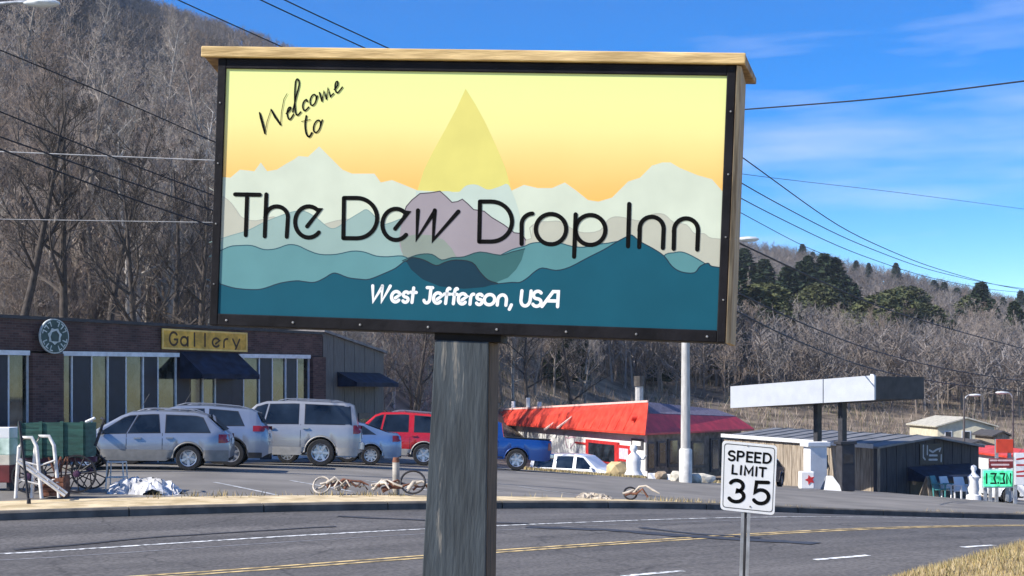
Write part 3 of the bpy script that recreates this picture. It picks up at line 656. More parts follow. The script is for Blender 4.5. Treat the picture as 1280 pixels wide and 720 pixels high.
    for side in (1, -1):
        for (b0, b1, t0, t1) in wins:
            cols = [(b0 + (b1 - b0) * i / 6, ZB(b0 + (b1 - b0) * i / 6) + .035, t0 + (t1 - t0) * i / 6, max(ZB(t0 + (t1 - t0) * i / 6) + .05, ZT(t0 + (t1 - t0) * i / 6) - .105)) for i in range(7)]
            wq = patch('window', cols, glass_m, .006, root, side)
            if side == 1:                             # dark rubber surround
                big = [(c[0], c[1] - .018, c[2], c[3] + .018) for c in cols]
                d0 = .018 if b1 > b0 else -.018
                big[0] = (big[0][0] - d0, big[0][1], big[0][2] - d0, big[0][3]); big[-1] = (big[-1][0] + d0, big[-1][1], big[-1][2] + d0, big[-1][3])
                patch('window_seal', big, trim_m, .003, wq, side)
        if clad:
            x0, x1, z0, z1, cm = clad; nn = 14
            seg = [x for x in xs if x0 <= x <= x1 and arch(x) < z1 - .02]
            run = []
            for x in xs:
                if x0 <= x <= x1 and arch(x) < z1 - .02: run.append((x, max(z0, arch(x) + .01), x, z1))
                elif run:
                    if len(run) > 1: patch('cladding', run, cm, .008, root, side)
                    run = []
            if len(run) > 1: patch('cladding', run, cm, .008, root, side)
        for sx in seams:
            patch('door_seam', [(sx, floor + .13, sx, ZB(sx) + .02), (sx + .012, floor + .13, sx + .012, ZB(sx) + .02)], dark_m, .003, root, side)
        for hx in handles:
            z = ZB(hx) - .10; y = side_y(hx, z)
            MB().box(hx - .09, hx + .09, side * (y + .0) if side > 0 else side * (y + .035), side * (y + .035) if side > 0 else side * y, z - .018, z + .018).build('door_handle', paint, root)
        if tail:
            x0, x1, z0, z1 = tail
            patch('tail_light', [(x0 + (x1 - x0) * i / 3, z0 + .03 * (i < 1), x0 + (x1 - x0) * i / 3, z1) for i in range(4)], lamp_red, .012, root, side)
        if mirror:
            mx_ = mirror; z = ZB(mx_) + .10; y = side_y(mx_, ZB(mx_))
            bevel(MB().box(mx_ - .05, mx_ + .07, *sorted((side * (y + .03), side * (y + .20))), z - .07, z + .07).build('mirror', paint, root), .03)
        if rails:
            x0, x1 = rails; pts_ = []
            for i in range(9):
                x = x0 + (x1 - x0) * i / 8; s = section(x)[8]; pts_.append((x, side * (s[0] - .02), ZT(x) + (.055 if 0 < i < 8 else .0)))
            MB().tube(pts_, .017, 6).build('roof_rail', mat('rail_grey', (.35, .36, .38), .35, .1, 9, metal=.5), root)
        # wheel-arch lip
        for c in (xf, xr):
            pts_ = [(c + RA * math.cos(math.pi * j / 14), side * (side_y(c + RA * .98 * math.cos(math.pi * j / 14), r + RA * math.sin(math.pi * j / 14) + .02) + .004), max(floor + .03, r + RA * math.sin(math.pi * j / 14))) for j in range(15)]
            MB().tube(pts_, .022, 5).build('wheel_arch', clad[4] if clad else paint, root, 60)
    if rails:
        for fx in (.25, .75):
            x = rails[0] + (rails[1] - rails[0]) * fx; s = section(x)[8]
            MB().tube([(x, -s[0] + .02, ZT(x) + .06), (x, s[0] - .02, ZT(x) + .06)], .015, 6).build('roof_bar', mat('rail_grey', (.35, .36, .38)), root)
    if rear_glass:
        x0, x1 = rear_glass; v = []
        for x in (x0, x1):
            s = section(x); yy = s[8][0] - .03
            for y in (-yy, -yy * .5, 0, yy * .5, yy): v.append((x - .012, y, ZT(x) + .022))
        MB().add(v, [(i, i + 1, i + 6, i + 5) for i in range(4)]).build('rear_window', glass_m, root, 60)
    if bumper:
        x0, x1, z0, z1, bm_ = bumper
        y0 = Wd(x0 + .1) + .02
        bevel(MB().box(x0, x1, -y0, y0, z0, z1).build('bumper', bm_, root), .035, 3)
    tm, rm, sm = wheel_meshes(r, tyrew, spokes)
    for c in (xf, xr):
        for side in (1, -1):
            wq = bpy.data.objects.new('wheel', tm); col.objects.link(wq); wq.parent = root; wq.location = (c, side * (hw - .115), r)
            if side < 0: wq.rotation_euler = (0, 0, math.pi)
            for nm, me in (('rim', rm), ('spokes', sm)):
                q = bpy.data.objects.new(nm, me); col.objects.link(q); q.parent = wq; q.rotation_euler = (0, .3 + c, 0)
    MB().box(-L_ / 2 - .012, -L_ / 2 - .002, -.17, .17, ZB(-L_ / 2 + .1) * .72, ZB(-L_ / 2 + .1) * .72 + .15).build('number_plate', wht, root)
    MB().tube([(.2, -.3, ZT(.2)), (-.05, -.3, ZT(.2) + .45)], .006, 4).build('aerial', trim_m, root)
    for side in (1, -1):
        patch('sill_trim', [(x, floor + .045, x, floor + .085) for x in (xr + RA + .06, (xr + xf) / 2, xf - RA - .06)], trim_m, .006, root, side)

    if extra: extra(root, section, ZT, ZB, side_y, patch)
    return root
for k in list(WHEELS): pass
silver = mat('paint_silver', (.30, .325, .37), .28, .04, 3, metal=.45, coat=.6)
silver2 = mat('paint_silver_blue', (.27, .31, .38), .28, .04, 3, metal=.45, coat=.6)
pale = mat('paint_pale_pewter', (.40, .40, .40), .28, .04, 3, metal=.35, coat=.6)
bluegrey = mat('paint_steel_blue', (.20, .30, .46), .25, .05, 3, metal=.5, coat=.7)
redp = mat('paint_red', (.55, .018, .025), .25, .05, 3, metal=.1, coat=.8)
bluep = mat('paint_royal_blue', (.012, .065, .26), .2, .05, 3, metal=.25, coat=.9)
whitec = mat('paint_white', (.78, .78, .77), .3, .03, 3, coat=.6)
greyclad = mat('cladding_taupe', (.24, .225, .20), .6, .12, 8)
tan_clad = mat('cladding_sand', (.42, .40, .36), .5, .1, 6)

make_car('estate_car', 'small silver estate car with taupe lower panels parked nearest the road', 'car', silver, 4.42, 1.72, 1.33, -1.19, .315,
    [(-2.21, .70), (-2.17, .90), (-2.08, .99), (-1.62, 1.40), (-1.35, 1.475), (-.3, 1.50), (.28, 1.46), (.52, 1.36), (1.18, .97), (1.75, .87), (2.1, .76), (2.21, .60)],
    [(-2.21, .93), (-1.2, .93), (.2, .90), (1.2, .86), (2.21, .62)],
    [(-.48, .30, -.42, .06), (.36, 1.05, .12, .40), (-1.72, -.62, -1.52, -.62)] , (235, 588, 34.2), R(-7), spokes=5, tail=(-2.19, -1.93, .70, .92), clad=(-2.18, 2.1, .24, .52, greyclad),
    rear_glass=(-2.06, -1.64), seams=(.33, -.55), handles=(.06, -.72), mirror=.95, rails=(-1.4, .1))
make_car('crossover_car', 'silver crossover with roof rails and red boomerang tail lamp behind the silver estate', 'car', silver2, 4.58, 1.83, 1.42, -1.28, .365,
    [(-2.29, .75), (-2.26, 1.03), (-2.12, 1.20), (-1.95, 1.52), (-1.75, 1.60), (-.6, 1.675), (.2, 1.66), (.55, 1.56), (1.25, 1.10), (1.9, 1.0), (2.2, .82), (2.29, .65)],
    [(-2.29, 1.10), (-1.4, 1.10), (.0, 1.04), (1.3, 1.0), (2.29, .7)],
    [(-.55, .28, -.5, .1), (.36, 1.1, .18, .46), (-1.62, -.66, -1.42, -.66)], (288, 585.5, 37.4), R(-6), spokes=7, tail=(-2.27, -1.86, .98, 1.14), rear_glass=(-2.11, -1.96),
    seams=(.32, -.62), handles=(.08, -.78), mirror=1.0, rails=(-1.7, .25), clad=(-2.25, 2.2, .24, .40, trim_m), floor=.27)
make_car('large_suv', 'big pale pewter full size SUV with boxy rear and long side windows', 'SUV', pale, 5.2, 2.0, 1.62, -1.40, .405,
    [(-2.6, .80), (-2.58, 1.12), (-2.50, 1.20), (-2.36, 1.84), (-2.2, 1.91), (-.6, 1.95), (.25, 1.92), (.55, 1.82), (1.15, 1.24), (2.1, 1.16), (2.5, 1.02), (2.6, .8)],
    [(-2.6, 1.22), (-1.0, 1.22), (.4, 1.20), (1.3, 1.14), (2.6, .9)],
    [(-.72, .26, -.72, .12), (.34, .98, .2, .50), (-2.30, -.92, -2.24, -.92)], (400, 583.5, 40.6), R(-5), floor=.34, spokes=6, tail=(-2.58, -2.36, .98, 1.24),
    seams=(.30, -.80), handles=(.06, -.95), mirror=.92, rails=(-2.1, -.1), clad=(-2.55, 2.5, .32, .56, tan_clad), bumper=(-2.68, -2.5, .50, .74, pale), tyrew=.27)
make_car('sedan_car', 'steel blue sedan half hidden between the pewter SUV and the red SUV', 'car', bluegrey, 4.6, 1.78, 1.4, -1.30, .32,
    [(-2.3, .72), (-2.27, .97), (-2.15, 1.06), (-1.86, 1.08), (-1.05, 1.36), (-.4, 1.46), (.3, 1.43), (.55, 1.34), (1.25, .97), (1.9, .86), (2.2, .72), (2.3, .55)],
    [(-2.3, .96), (-1.3, .98), (.2, .92), (1.3, .87), (2.3, .62)],
    [(-.55, .25, -.55, .1), (.36, 1.1, .16, .42), (-1.45, -.66, -1.02, -.66)], (463, 582, 44.4), R(-6), spokes=9, tail=(-2.28, -2.0, .78, .98), rear_glass=(-1.80, -1.10), seams=(.3, -.62), handles=(.05, -.8), mirror=1.0)
make_car('red_suv', 'bright red SUV behind the wooden sign post with black side windows', 'SUV', redp, 4.7, 1.85, 1.40, -1.26, .38,
    [(-2.35, .8), (-2.33, 1.1), (-2.25, 1.16), (-2.08, 1.72), (-1.9, 1.80), (-.5, 1.86), (.25, 1.82), (.5, 1.72), (1.1, 1.16), (1.9, 1.08), (2.25, .95), (2.35, .75)],
    [(-2.35, 1.14), (-1.0, 1.13), (.4, 1.11), (1.2, 1.06), (2.35, .85)],
    [(-.68, .22, -.68, .1), (.32, .92, .2, .46), (-2.05, -.90, -1.98, -.90)], (529, 583, 47.6), R(-4), floor=.34, spokes=5, tail=(-2.33, -2.15, .9, 1.15), seams=(.28, -.76), handles=(.04, -.9), mirror=.86, rails=(-1.8, -.1), clad=(-2.3, 2.3, .34, .56, tan_clad), tyrew=.26)
def bed(root, section, ZT, ZB, side_y, patch):
    v = [(-2.72, -.80), (-1.05, -.80), (-1.05, .80), (-2.72, .80)]
    MB().prism(v, 'z', ZT(-1.8) + .021, ZT(-1.8) + .03).build('bed_cover', trim_m, root)
    for s in (1, -1): bevel(MB().box(-2.74, -1.0, *sorted((s * .80, s * .93)), ZT(-1.8) + .005, ZT(-1.8) + .045).build('bed_rail', trim_m, root), .01)
make_car('pickup_truck', 'dark blue pickup truck with black bed rails right of the sign post', 'pickup truck', bluep, 5.6, 1.95, 1.85, -1.50, .40,
    [(-2.8, .85), (-2.78, 1.17), (-2.7, 1.21), (-1.02, 1.21), (-.96, 1.24), (-.86, 1.76), (-.6, 1.83), (.3, 1.84), (.65, 1.76), (1.3, 1.24), (2.3, 1.14), (2.7, 1.0), (2.8, .8)],
    [(-2.8, 1.19), (-1.0, 1.19), (.4, 1.17), (1.4, 1.12), (2.8, .9)],
    [(-.72, .22, -.70, .18), (.34, 1.15, .28, .62)], (645, 590, 51.2), R(0), floor=.40, spokes=6, tail=(-2.79, -2.66, .82, 1.1), seams=(.28, -.78), handles=(.05, -.62), mirror=1.0, bumper=(-2.92, -2.74, .52, .70, chrome_m), tyrew=.28, extra=bed)

# ------------------------------------------------------------------ facade helper
class Facade:
    def __init__(s, P0, P1):
        s.P0 = Vector(P0); s.P1 = Vector(P1); s.len = (s.P1 - s.P0).length; s.rz = math.atan2(s.P1.y - s.P0.y, s.P1.x - s.P0.x)
    def uv(s, px, py):
        a = (px - HX) / F; D = s.P1 - s.P0
        t = (a * s.P0.y - s.P0.x) / (D.x - a * D.y); Y = s.P0.y + t * D.y
        return t * s.len, EYE - (py - HY) / F * Y - s.z0
    z0 = 0.
def awning(parent, u0, u1, zt_, zb_, depth, m, name='awning'):
    b = MB()
    b.add([(u0, -.02, zt_), (u1, -.02, zt_), (u1, -depth, zb_), (u0, -depth, zb_), (u0, -depth, zb_ - .16), (u1, -depth, zb_ - .16), (u0, -.02, zb_ - .16), (u1, -.02, zb_ - .16),
           (u0, -.02, zt_ - .02), (u1, -.02, zt_ - .02), (u1, -depth + .02, zb_ - .02), (u0, -depth + .02, zb_ - .02)],
          [(0, 1, 2, 3), (3, 2, 5, 4), (0, 3, 4, 6), (1, 7, 5, 2), (8, 9, 10, 11)])
    return b.build(name, m, parent)

# ------------------------------------------------------------------ brick store (left)
fc = Facade(pt(0, 500, 40).to_2d(), pt(403, 500, 52).to_2d()); fc.z0 = -.35
store = thing('brick_store', 'long low dark brick store with navy panels and tall narrow windows', 'building', (fc.P0.x, fc.P0.y, fc.z0), fc.rz)
def brick_mat(name, c1, c2, mort, sc_=1.):
    m = bpy.data.materials.new(name); m.use_nodes = True; n = m.node_tree; b = n.nodes['Principled BSDF']; b.inputs['Roughness'].default_value = .9
    t = n.nodes.new('ShaderNodeTexCoord'); mpn = n.nodes.new('ShaderNodeMapping'); mpn.inputs['Rotation'].default_value = (R(90), 0, 0)
    br = n.nodes.new('ShaderNodeTexBrick'); br.inputs['Color1'].default_value = (*c1, 1); br.inputs['Color2'].default_value = (*c2, 1); br.inputs['Mortar'].default_value = (*mort, 1)
    br.inputs['Scale'].default_value = sc_; br.inputs['Brick Width'].default_value = .22; br.inputs['Row Height'].default_value = .075; br.inputs['Mortar Size'].default_value = .008; br.inputs['Bias'].default_value = -.2
    z = n.nodes.new('ShaderNodeTexNoise'); z.inputs['Scale'].default_value = 1.3; z.inputs['Detail'].default_value = 8
    mm = n.nodes.new('ShaderNodeMix'); mm.data_type = 'RGBA'; mm.blend_type = 'MULTIPLY'; mm.inputs['Factor'].default_value = .7
    rp = n.nodes.new('ShaderNodeValToRGB'); rp.color_ramp.elements[0].position = .3; rp.color_ramp.elements[0].color = (.4, .4, .4, 1); rp.color_ramp.elements[1].position = .7; rp.color_ramp.elements[1].color = (1.3, 1.2, 1.15, 1)
    L_ = n.links.new; L_(t.outputs['Object'], mpn.inputs[0]); L_(mpn.outputs[0], br.inputs['Vector']); L_(t.outputs['Object'], z.inputs['Vector']); L_(z.outputs['Fac'], rp.inputs[0])
    L_(br.outputs['Color'], mm.inputs['A']); L_(rp.outputs[0], mm.inputs['B']); L_(mm.outputs['Result'], b.inputs['Base Color'])
    bp = n.nodes.new('ShaderNodeBump'); bp.inputs['Strength'].default_value = .6; bp.inputs['Distance'].default_value = .01; L_(br.outputs['Fac'], bp.inputs['Height']); bp.invert = True; L_(bp.outputs[0], b.inputs['Normal'])
    return m
brk = brick_mat('brown_brick', (.075, .036, .032), (.145, .08, .066), (.11, .09, .08))
navy = mat('navy_panel', (.009, .012, .026), .5, .25, 3)
wframe = mat('window_frame_white', (.62, .63, .64), .5, .1, 8)
wgl = mat('shop_glass', (.022, .028, .022), .05, .6, 2.2, spec=.6, c2=(.055, .054, .045), detail=10, lo=.42, hi=.66, stretch=(1, 1, .6))  # noise patches in the colour stand in for reflections
UL = -4.5; UR = fc.len
zTl = fc.uv(0, 393)[1]; zTr = fc.uv(403, 415)[1]; zSl = fc.uv(0, 440)[1]; zSr = fc.uv(385, 445)[1]
zTL = zTl + (zTl - zTr) / UR * -UL * .3
# parapet band above the shopfront
b = MB().hexa([(UL, 0, zSl), (UR, 0, zSr), (UR, .35, zSr), (UL, .35, zSl), (UL, 0, zTL - .1), (UR, 0, zTr - .1), (UR, .35, zTr - .1), (UL, .35, zTL - .1)]); b.build('parapet_wall', brk, store)
MB().hexa([(UL, -.06, zTL - .099), (UR + .05, -.06, zTr - .099), (UR + .05, .45, zTr - .099), (UL, .45, zTL - .099), (UL, -.06, zTL), (UR + .05, -.06, zTr), (UR + .05, .45, zTr), (UL, .45, zTL)]).build('coping', mat('coping_dark', (.035, .033, .038), .6, .3, 5), store)
MB().hexa([(UL, .36, zSl), (UR, .36, zSr), (UR, 9, zSr), (UL, 9, zSl), (UL, .36, zTL - .5), (UR, .36, zTr - .4), (UR, 9, zTr - .4), (UL, 9, zTL - .5)]).build('roof', mat('flat_roof', (.09, .085, .08), .9, .3, 3), store)
MB().box(UL, UR - .02, 1.2, 8.9, 0, zSr - .01).build('inner_wall', mat('shop_interior', (.06, .055, .05), .9, .4, 1.2), store)
MB().box(UL, UR + .02, -.35, 1.19, -.6, .14).build('plinth', mat('plinth_concrete', (.23, .22, .2), .9, .25, 3), store)
def bay(px0, px1, kind):
    u0 = fc.uv(px0, 480)[0]; u1 = fc.uv(px1, 480)[0]; z1 = zSl + (zSr - zSl) * max(0, u0) / UR - .012
    if kind == 'p': MB().box(u0 + .002, u1 - .002, .02, .14, .16, z1).build('wall_panel', navy, store)
    elif kind == 'b': MB().box(u0, u1, -.18, .36, .141, z1 - .005).build('brick_pier', brk, store)
    elif kind == 'w':
        f = MB(); t = .05
        f.box(u0 + .002, u0 + t, 0, .12, .16, z1); f.box(u1 - t, u1 - .002, 0, .12, .16, z1); f.box(u0 + t, u1 - t, .005, .115, .16, .30); f.box(u0 + t, u1 - t, .005, .115, z1 - .06, z1)
        q = f.build('window', wframe, store)
        MB().box(u0 + t, u1 - t, .06, .07, .301, z1 - .061).build('pane', wgl, q)
for a, b_, k in ((-60, -28, 'p'), (-28, -8, 'w'), (-8, 10, 'p'), (10, 36, 'w'), (36, 75, 'b'), (75, 91, 'w'), (91, 114, 'p'), (114, 136, 'w'), (136, 157, 'p'), (157, 180, 'w'), (180, 197, 'p'), (197, 221, 'w'),
    (221, 237, 'p'), (253, 270, 'w'), (270, 290, 'p'), (290, 304, 'p'), (304, 325, 'w'), (325, 340, 'p'), (340, 358, 'w'), (358, 371, 'p'), (371, 387, 'w'), (387, 403, 'b')): bay(a, b_, k)
u0 = fc.uv(237, 480)[0]; u1 = fc.uv(253, 480)[0]
dr = MB().box(u0 + .002, u1 - .002, .05, .10, .16, zSr - .2).build('door', mat('door_dark', (.05, .035, .03), .5, .2, 5), store)
MB().box(u0 + .1, u1 - .1, .04, .049, .9, zSr - .5).build('pane', wgl, dr)
MB().lathe([(0, -.02), (.03, -.01), (.03, .048)], 8, 'y', (u1 - .07, 0, 1.1)).build('door_handle', chrome_m, dr)
for a, b_ in ((-50, 35), (76, 222), (297, 386)):
    u0, u1 = fc.uv(a, 440)[0], fc.uv(b_, 440)[0]; za = zSl + (zSr - zSl) * max(0, u0) / UR; zb_ = zSl + (zSr - zSl) * max(0, u1) / UR
    MB().hexa([(u0, -.10, za - .09), (u1, -.10, zb_ - .09), (u1, -.002, zb_ - .09), (u0, -.002, za - .09), (u0, -.10, za + .05), (u1, -.10, zb_ + .05), (u1, -.002, zb_ + .05), (u0, -.002, za + .05)]).build('head_trim', mat('head_trim_white', (.66, .66, .68), .5, .15, 5), store)
awn_m = mat('awning_navy', (.005, .010, .026), .85, .3, 3, c2=(.010, .020, .046))
ua0, ua1 = fc.uv(224, 460)[0], fc.uv(296, 460)[0]
awning(store, ua0, ua1, zSr + .02, zSr - .75, 1.1, awn_m)
# yellow fascia board sign
q0 = fc.uv(200, 425); q1 = fc.uv(306, 428); zs0 = fc.uv(200, 436)[1]; zs1 = fc.uv(200, 411)[1]
ys = thing('fascia_sign', 'yellow wooden shop sign with old style lettering above the navy awning', 'sign', store.matrix_world @ Vector((0, 0, 0)), fc.rz)
ys.location = (fc.P0.x, fc.P0.y, fc.z0)
MB().box(q0[0], q1[0], -.11, -.065, zs0, zs1).build('board', mat('sign_mustard', (.66, .36, .045), .6, .3, 4), ys)
for x0_, x1_, z0_, z1_ in ((q0[0], q1[0], zs1 - .05, zs1 + .01), (q0[0], q1[0], zs0 - .01, zs0 + .05), (q0[0] - .01, q0[0] + .05, zs0 - .012, zs1 + .012), (q1[0] - .05, q1[0] + .01, zs0 - .012, zs1 + .012)):
    MB().box(x0_, x1_, -.125 - .001 * (x1_ - x0_ > 1), -.109, z0_, z1_).build('trim', mat('sign_trim', (.80, .52, .15), .6, .2, 4), ys)
brn = mat('letter_brown', (.07, .035, .012), .7, .2, 6)
LW = (q1[0] - q0[0]) * .86 / 7; hh = (zs1 - zs0)
for i, ch in enumerate('Gallery'):
    x = q0[0] + (q1[0] - q0[0]) * .08 + LW * i; 
    g = glyph(ch, ((x, zs0 + .2 * hh), (x + LW * .75, zs0 + .2 * hh), (x, zs0 + .85 * hh), (x + LW * .75, zs0 + .85 * hh)))
    stroke_mesh(g, .075, 0, -.113).build('letter', brn, ys)
# round emblem sign on the brick pier
cu, cz = fc.uv(60.5, 420.5); rs = thing('round_sign', 'round dark green emblem sign with pale ring hanging on the brick pier', 'sign', (fc.P0.x, fc.P0.y, fc.z0), fc.rz)
RX = .53; RZ = .53
eg = mat('emblem_green', (.025, .06, .055), .5, .3, 6); ep = mat('emblem_pale', (.50, .53, .50), .6, .25, 7)
def ell(rx, rz_, n=36): return [(cu + rx * math.cos(2 * math.pi * i / n), cz + rz_ * math.sin(2 * math.pi * i / n)) for i in range(n)]
MB().prism(ell(RX, RZ), 'y', -.29, -.22).build('disc', ep, rs)
MB().prism(ell(RX * .93, RZ * .93), 'y', -.30, -.289).build('field', eg, rs)
for k in range(16):
    if k in (4, 12, 0, 8): continue
    a = 2 * math.pi * k / 16; p = Vector((cu + RX * .74 * math.cos(a), cz + RZ * .74 * math.sin(a))); t = Vector((-math.sin(a) * RX, math.cos(a) * RZ)).normalized(); nn = Vector((math.cos(a), math.sin(a)))
    stroke_mesh([[tuple(p - nn * .07), tuple(p + nn * .07)], [tuple(p + nn * .06 + t * .02), tuple(p + nn * .05 + t * .09)]], .035, 0, -.302).build('ring_mark', ep, rs)
fl = [(cu + RX * (.40 if i % 2 else .50) * math.cos(2 * math.pi * i / 14 + .22), cz + RZ * (.40 if i % 2 else .50) * math.sin(2 * math.pi * i / 14 + .22)) for i in range(14)]
MB().prism(fl, 'y', -.304, -.2995).build('rosette', ep, rs)
MB().prism([(cu - .12, cz - .16), (cu + .13, cz - .16), (cu + .16, cz + .05), (cu + .05, cz + .17), (cu - .10, cz + .12), (cu - .16, cz - .02)], 'y', -.308, -.3035).build('figure', eg, rs)
# annex wing to the right
fa = Facade(pt(404, 500, 52.2).to_2d(), pt(480, 500, 57).to_2d()); fa.z0 = -.7
ann = thing('store_annex', 'low grey board sided wing with sloping top and navy door awning', 'building', (fa.P0.x, fa.P0.y, fa.z0), fa.rz)
z0_ = fa.uv(404, 415)[1]; z1_ = fa.uv(480, 441)[1]
sid = mat('grey_siding', (.15, .135, .12), .85, .25, 3, .3, stretch=(8, 8, .6))
nb_ = 18
for i in range(nb_):
    a = fa.len * i / nb_; b2 = fa.len * (i + 1) / nb_ - .012; za = z0_ + (z1_ - z0_) * a / fa.len; zb2 = z0_ + (z1_ - z0_) * b2 / fa.len
    yo = .006 * (i % 3)
    MB().hexa([(a, yo, 0), (b2, yo, 0), (b2, .2, 0), (a, .2, 0), (a, yo, za), (b2, yo, zb2), (b2, .2, zb2), (a, .2, za)]).build('siding_board', sid, ann)
MB().hexa([(-.1, -.12, z0_ + .002), (fa.len + .1, -.12, z1_ - .03), (fa.len + .1, 5, z1_ - .03), (-.1, 5, z0_ + .002), (-.1, -.12, z0_ + .10), (fa.len + .1, -.12, z1_ + .07), (fa.len + .1, 5, z1_ + .07), (-.1, 5, z0_ + .1)]).build('roof', mat('annex_roof', (.20, .18, .17), .8, .3, 3), ann)
MB().box(.05, fa.len - .02, .21, 4.9, 0, z1_ - .05).build('inner_wall', sid, ann)
a0, a1 = fa.uv(421, 470)[0], fa.uv(474, 470)[0]
awning(ann, a0, a1, fa.uv(430, 465)[1], fa.uv(430, 465)[1] - .42, .9, awn_m)
d0, d1 = fa.uv(448, 500)[0], fa.uv(462, 500)[0]
q = MB().box(d0, d1, -.03, -.001, .1, 2.15).build('door', mat('door_dark', (.05, .035, .03)), ann); MB().box(d0 + .1, d1 - .1, -.034, -.031, 1.1, 1.9).build('pane', wgl, q)
d0, d1 = fa.uv(405, 500)[0], fa.uv(417, 500)[0]
q = MB().box(d0, d1, -.03, -.001, .8, 1.9).build('window', wframe, ann); MB().box(d0 + .06, d1 - .06, -.034, -.031, .86, 1.84).build('pane', wgl, q)
# porch chairs in front of the store
chm = mat('chair_pale_blue', (.42, .47, .50), .6, .2, 6)
def porch_chair(px, label, d):
    P = pt(px, 500, d); root = thing('porch_chair', label, 'chair', (P.x, P.y, LOT(P.x, P.y)), fc.rz + .2, 'porch chairs by the store windows')
    for i in range(5):
        x = -.22 + .11 * i; MB().hexa([(x - .045, .20, .42), (x + .045, .20, .42), (x + .045, .225, .42), (x - .045, .225, .42), (x - .045, .38, 1.2 - .02 * abs(i - 2)), (x + .045, .38, 1.2 - .02 * abs(i - 2)), (x + .045, .405, 1.2), (x - .045, .405, 1.2)]).build('back_slat', chm, root)
    MB().box(-.28, .28, -.28, .24, .38, .42).build('seat', chm, root)
    for sx in (-.26, .26):
        for sy in (-.24, .2): MB().box(sx - .025, sx + .025, sy - .025, sy + .025, 0, .379).build('leg', chm, root)
        MB().box(sx - .05, sx + .05, -.3, .3, .60, .63).build('armrest', chm, root)
        MB().box(sx - .02, sx + .02, -.26, -.22, .421, .599).build('arm_post', chm, root)
porch_chair(43, 'pale blue porch chair just right of the left window, leftmost of three', 39.0)
porch_chair(58, 'pale blue porch chair in the middle of the three by the pier', 39.6)
porch_chair(76, 'pale blue porch chair rightmost of three, nearest the silver estate', 40.2)

# ------------------------------------------------------------------ red roofed shop
ca = pt(808, 590, 80); cl = pt(622, 590, 112); cr_ = pt(934, 590, 90)
f1 = Facade(cl.to_2d(), ca.to_2d()); f2 = Facade(ca.to_2d(), cr_.to_2d()); ZS = -3.1; f1.z0 = f2.z0 = ZS
shop = thing('red_roof_shop', 'white walled shop with bright red sloping roof band and dark red shaded side', 'building', (ca.x, ca.y, ZS), 0)
def sub(name, f):                                     # helper frame: transform local facade coords to the shop's own frame
    M_ = Matrix.Translation((f.P0.x - ca.x, f.P0.y - ca.y, 0)) @ Matrix.Rotation(f.rz, 4, 'Z')
    return M_
M1, M2 = sub('a', f1), sub('b', f2)
def bl(mb, M_, name, m, parent, smooth=None):
    mb.v = [tuple(M_ @ Vector(v)) for v in mb.v]; return mb.build(name, m, parent, smooth)
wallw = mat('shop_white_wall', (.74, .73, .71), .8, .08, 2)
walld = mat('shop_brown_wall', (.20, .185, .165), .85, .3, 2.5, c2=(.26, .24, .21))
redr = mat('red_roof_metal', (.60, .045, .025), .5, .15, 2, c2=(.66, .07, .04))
redr_shade = mat('red_roof_metal_shaded', (.50, .035, .045), .5, .2, 2)  # roof red darkened: this side's shade is put into the colour
ze = f1.uv(808, 541)[1]; zet = f1.uv(800, 503)[1]; zel = f1.uv(630, 529)[1]; zetl = f1.uv(628, 513)[1]
ze2 = f2.uv(930, 536)[1]; zet2 = f2.uv(925, 515)[1]
LL = f1.len; L2_ = f2.len
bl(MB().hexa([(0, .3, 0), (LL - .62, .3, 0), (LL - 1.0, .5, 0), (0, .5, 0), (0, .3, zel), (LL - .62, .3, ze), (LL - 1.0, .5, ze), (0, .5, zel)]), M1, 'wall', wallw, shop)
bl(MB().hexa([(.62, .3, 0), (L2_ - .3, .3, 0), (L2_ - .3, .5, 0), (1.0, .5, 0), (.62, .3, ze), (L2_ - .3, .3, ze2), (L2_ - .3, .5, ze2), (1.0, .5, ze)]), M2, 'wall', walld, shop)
def miter(o1, o2):                                    # plan corner where the two facades, set back by o1 / o2, meet (shop frame)
    d1 = Vector((math.cos(f1.rz), math.sin(f1.rz))); d2 = Vector((math.cos(f2.rz), math.sin(f2.rz)))
    p1 = Vector((-d1.y, d1.x)) * o1; p2 = Vector((-d2.y, d2.x)) * o2
    den = d1.x * d2.y - d1.y * d2.x; w_ = p2 - p1; t = (w_.x * d2.y - w_.y * d2.x) / den; return p1 + d1 * t
def band(M_, L_, zA, zB2, zAt, zBt, left, m):
    ce, ct = miter(-.35, -.35), miter(.55, .55)
    if left: e0 = M_ @ Vector((-.2, -.35, 0)); t0 = M_ @ Vector((-.2, .55, 0)); pe = [e0.to_2d(), ce]; ptp = [t0.to_2d(), ct]
    else: e0 = M_ @ Vector((L_ + .35, -.35, 0)); t0 = M_ @ Vector((L_ - .5, .55, 0)); pe = [ce, e0.to_2d()]; ptp = [ct, t0.to_2d()]
    V_ = lambda p, z: (p.x, p.y, z)
    vs = [V_(pe[0], zA), V_(pe[1], zB2), V_(ptp[1], zBt), V_(ptp[0], zAt), V_(pe[0], zA - .12), V_(pe[1], zB2 - .12), V_(ptp[1], zB2 - .12), V_(ptp[0], zA - .12)]
    return MB().add(vs, [(0, 1, 2, 3), (4, 5, 1, 0), (4, 7, 6, 5), (3, 2, 6, 7), (0, 3, 7, 4), (1, 5, 6, 2)]).build('roof_band', m, shop)
rf = band(M1, LL, zel, ze, zetl, zet, True, redr); zm1 = f2.uv(822, 517)[1]; zm2 = f2.uv(925, 521)[1]; rf2 = band(M2, L2_, ze - .004, ze2, zm1, zm2, False, redr_shade)
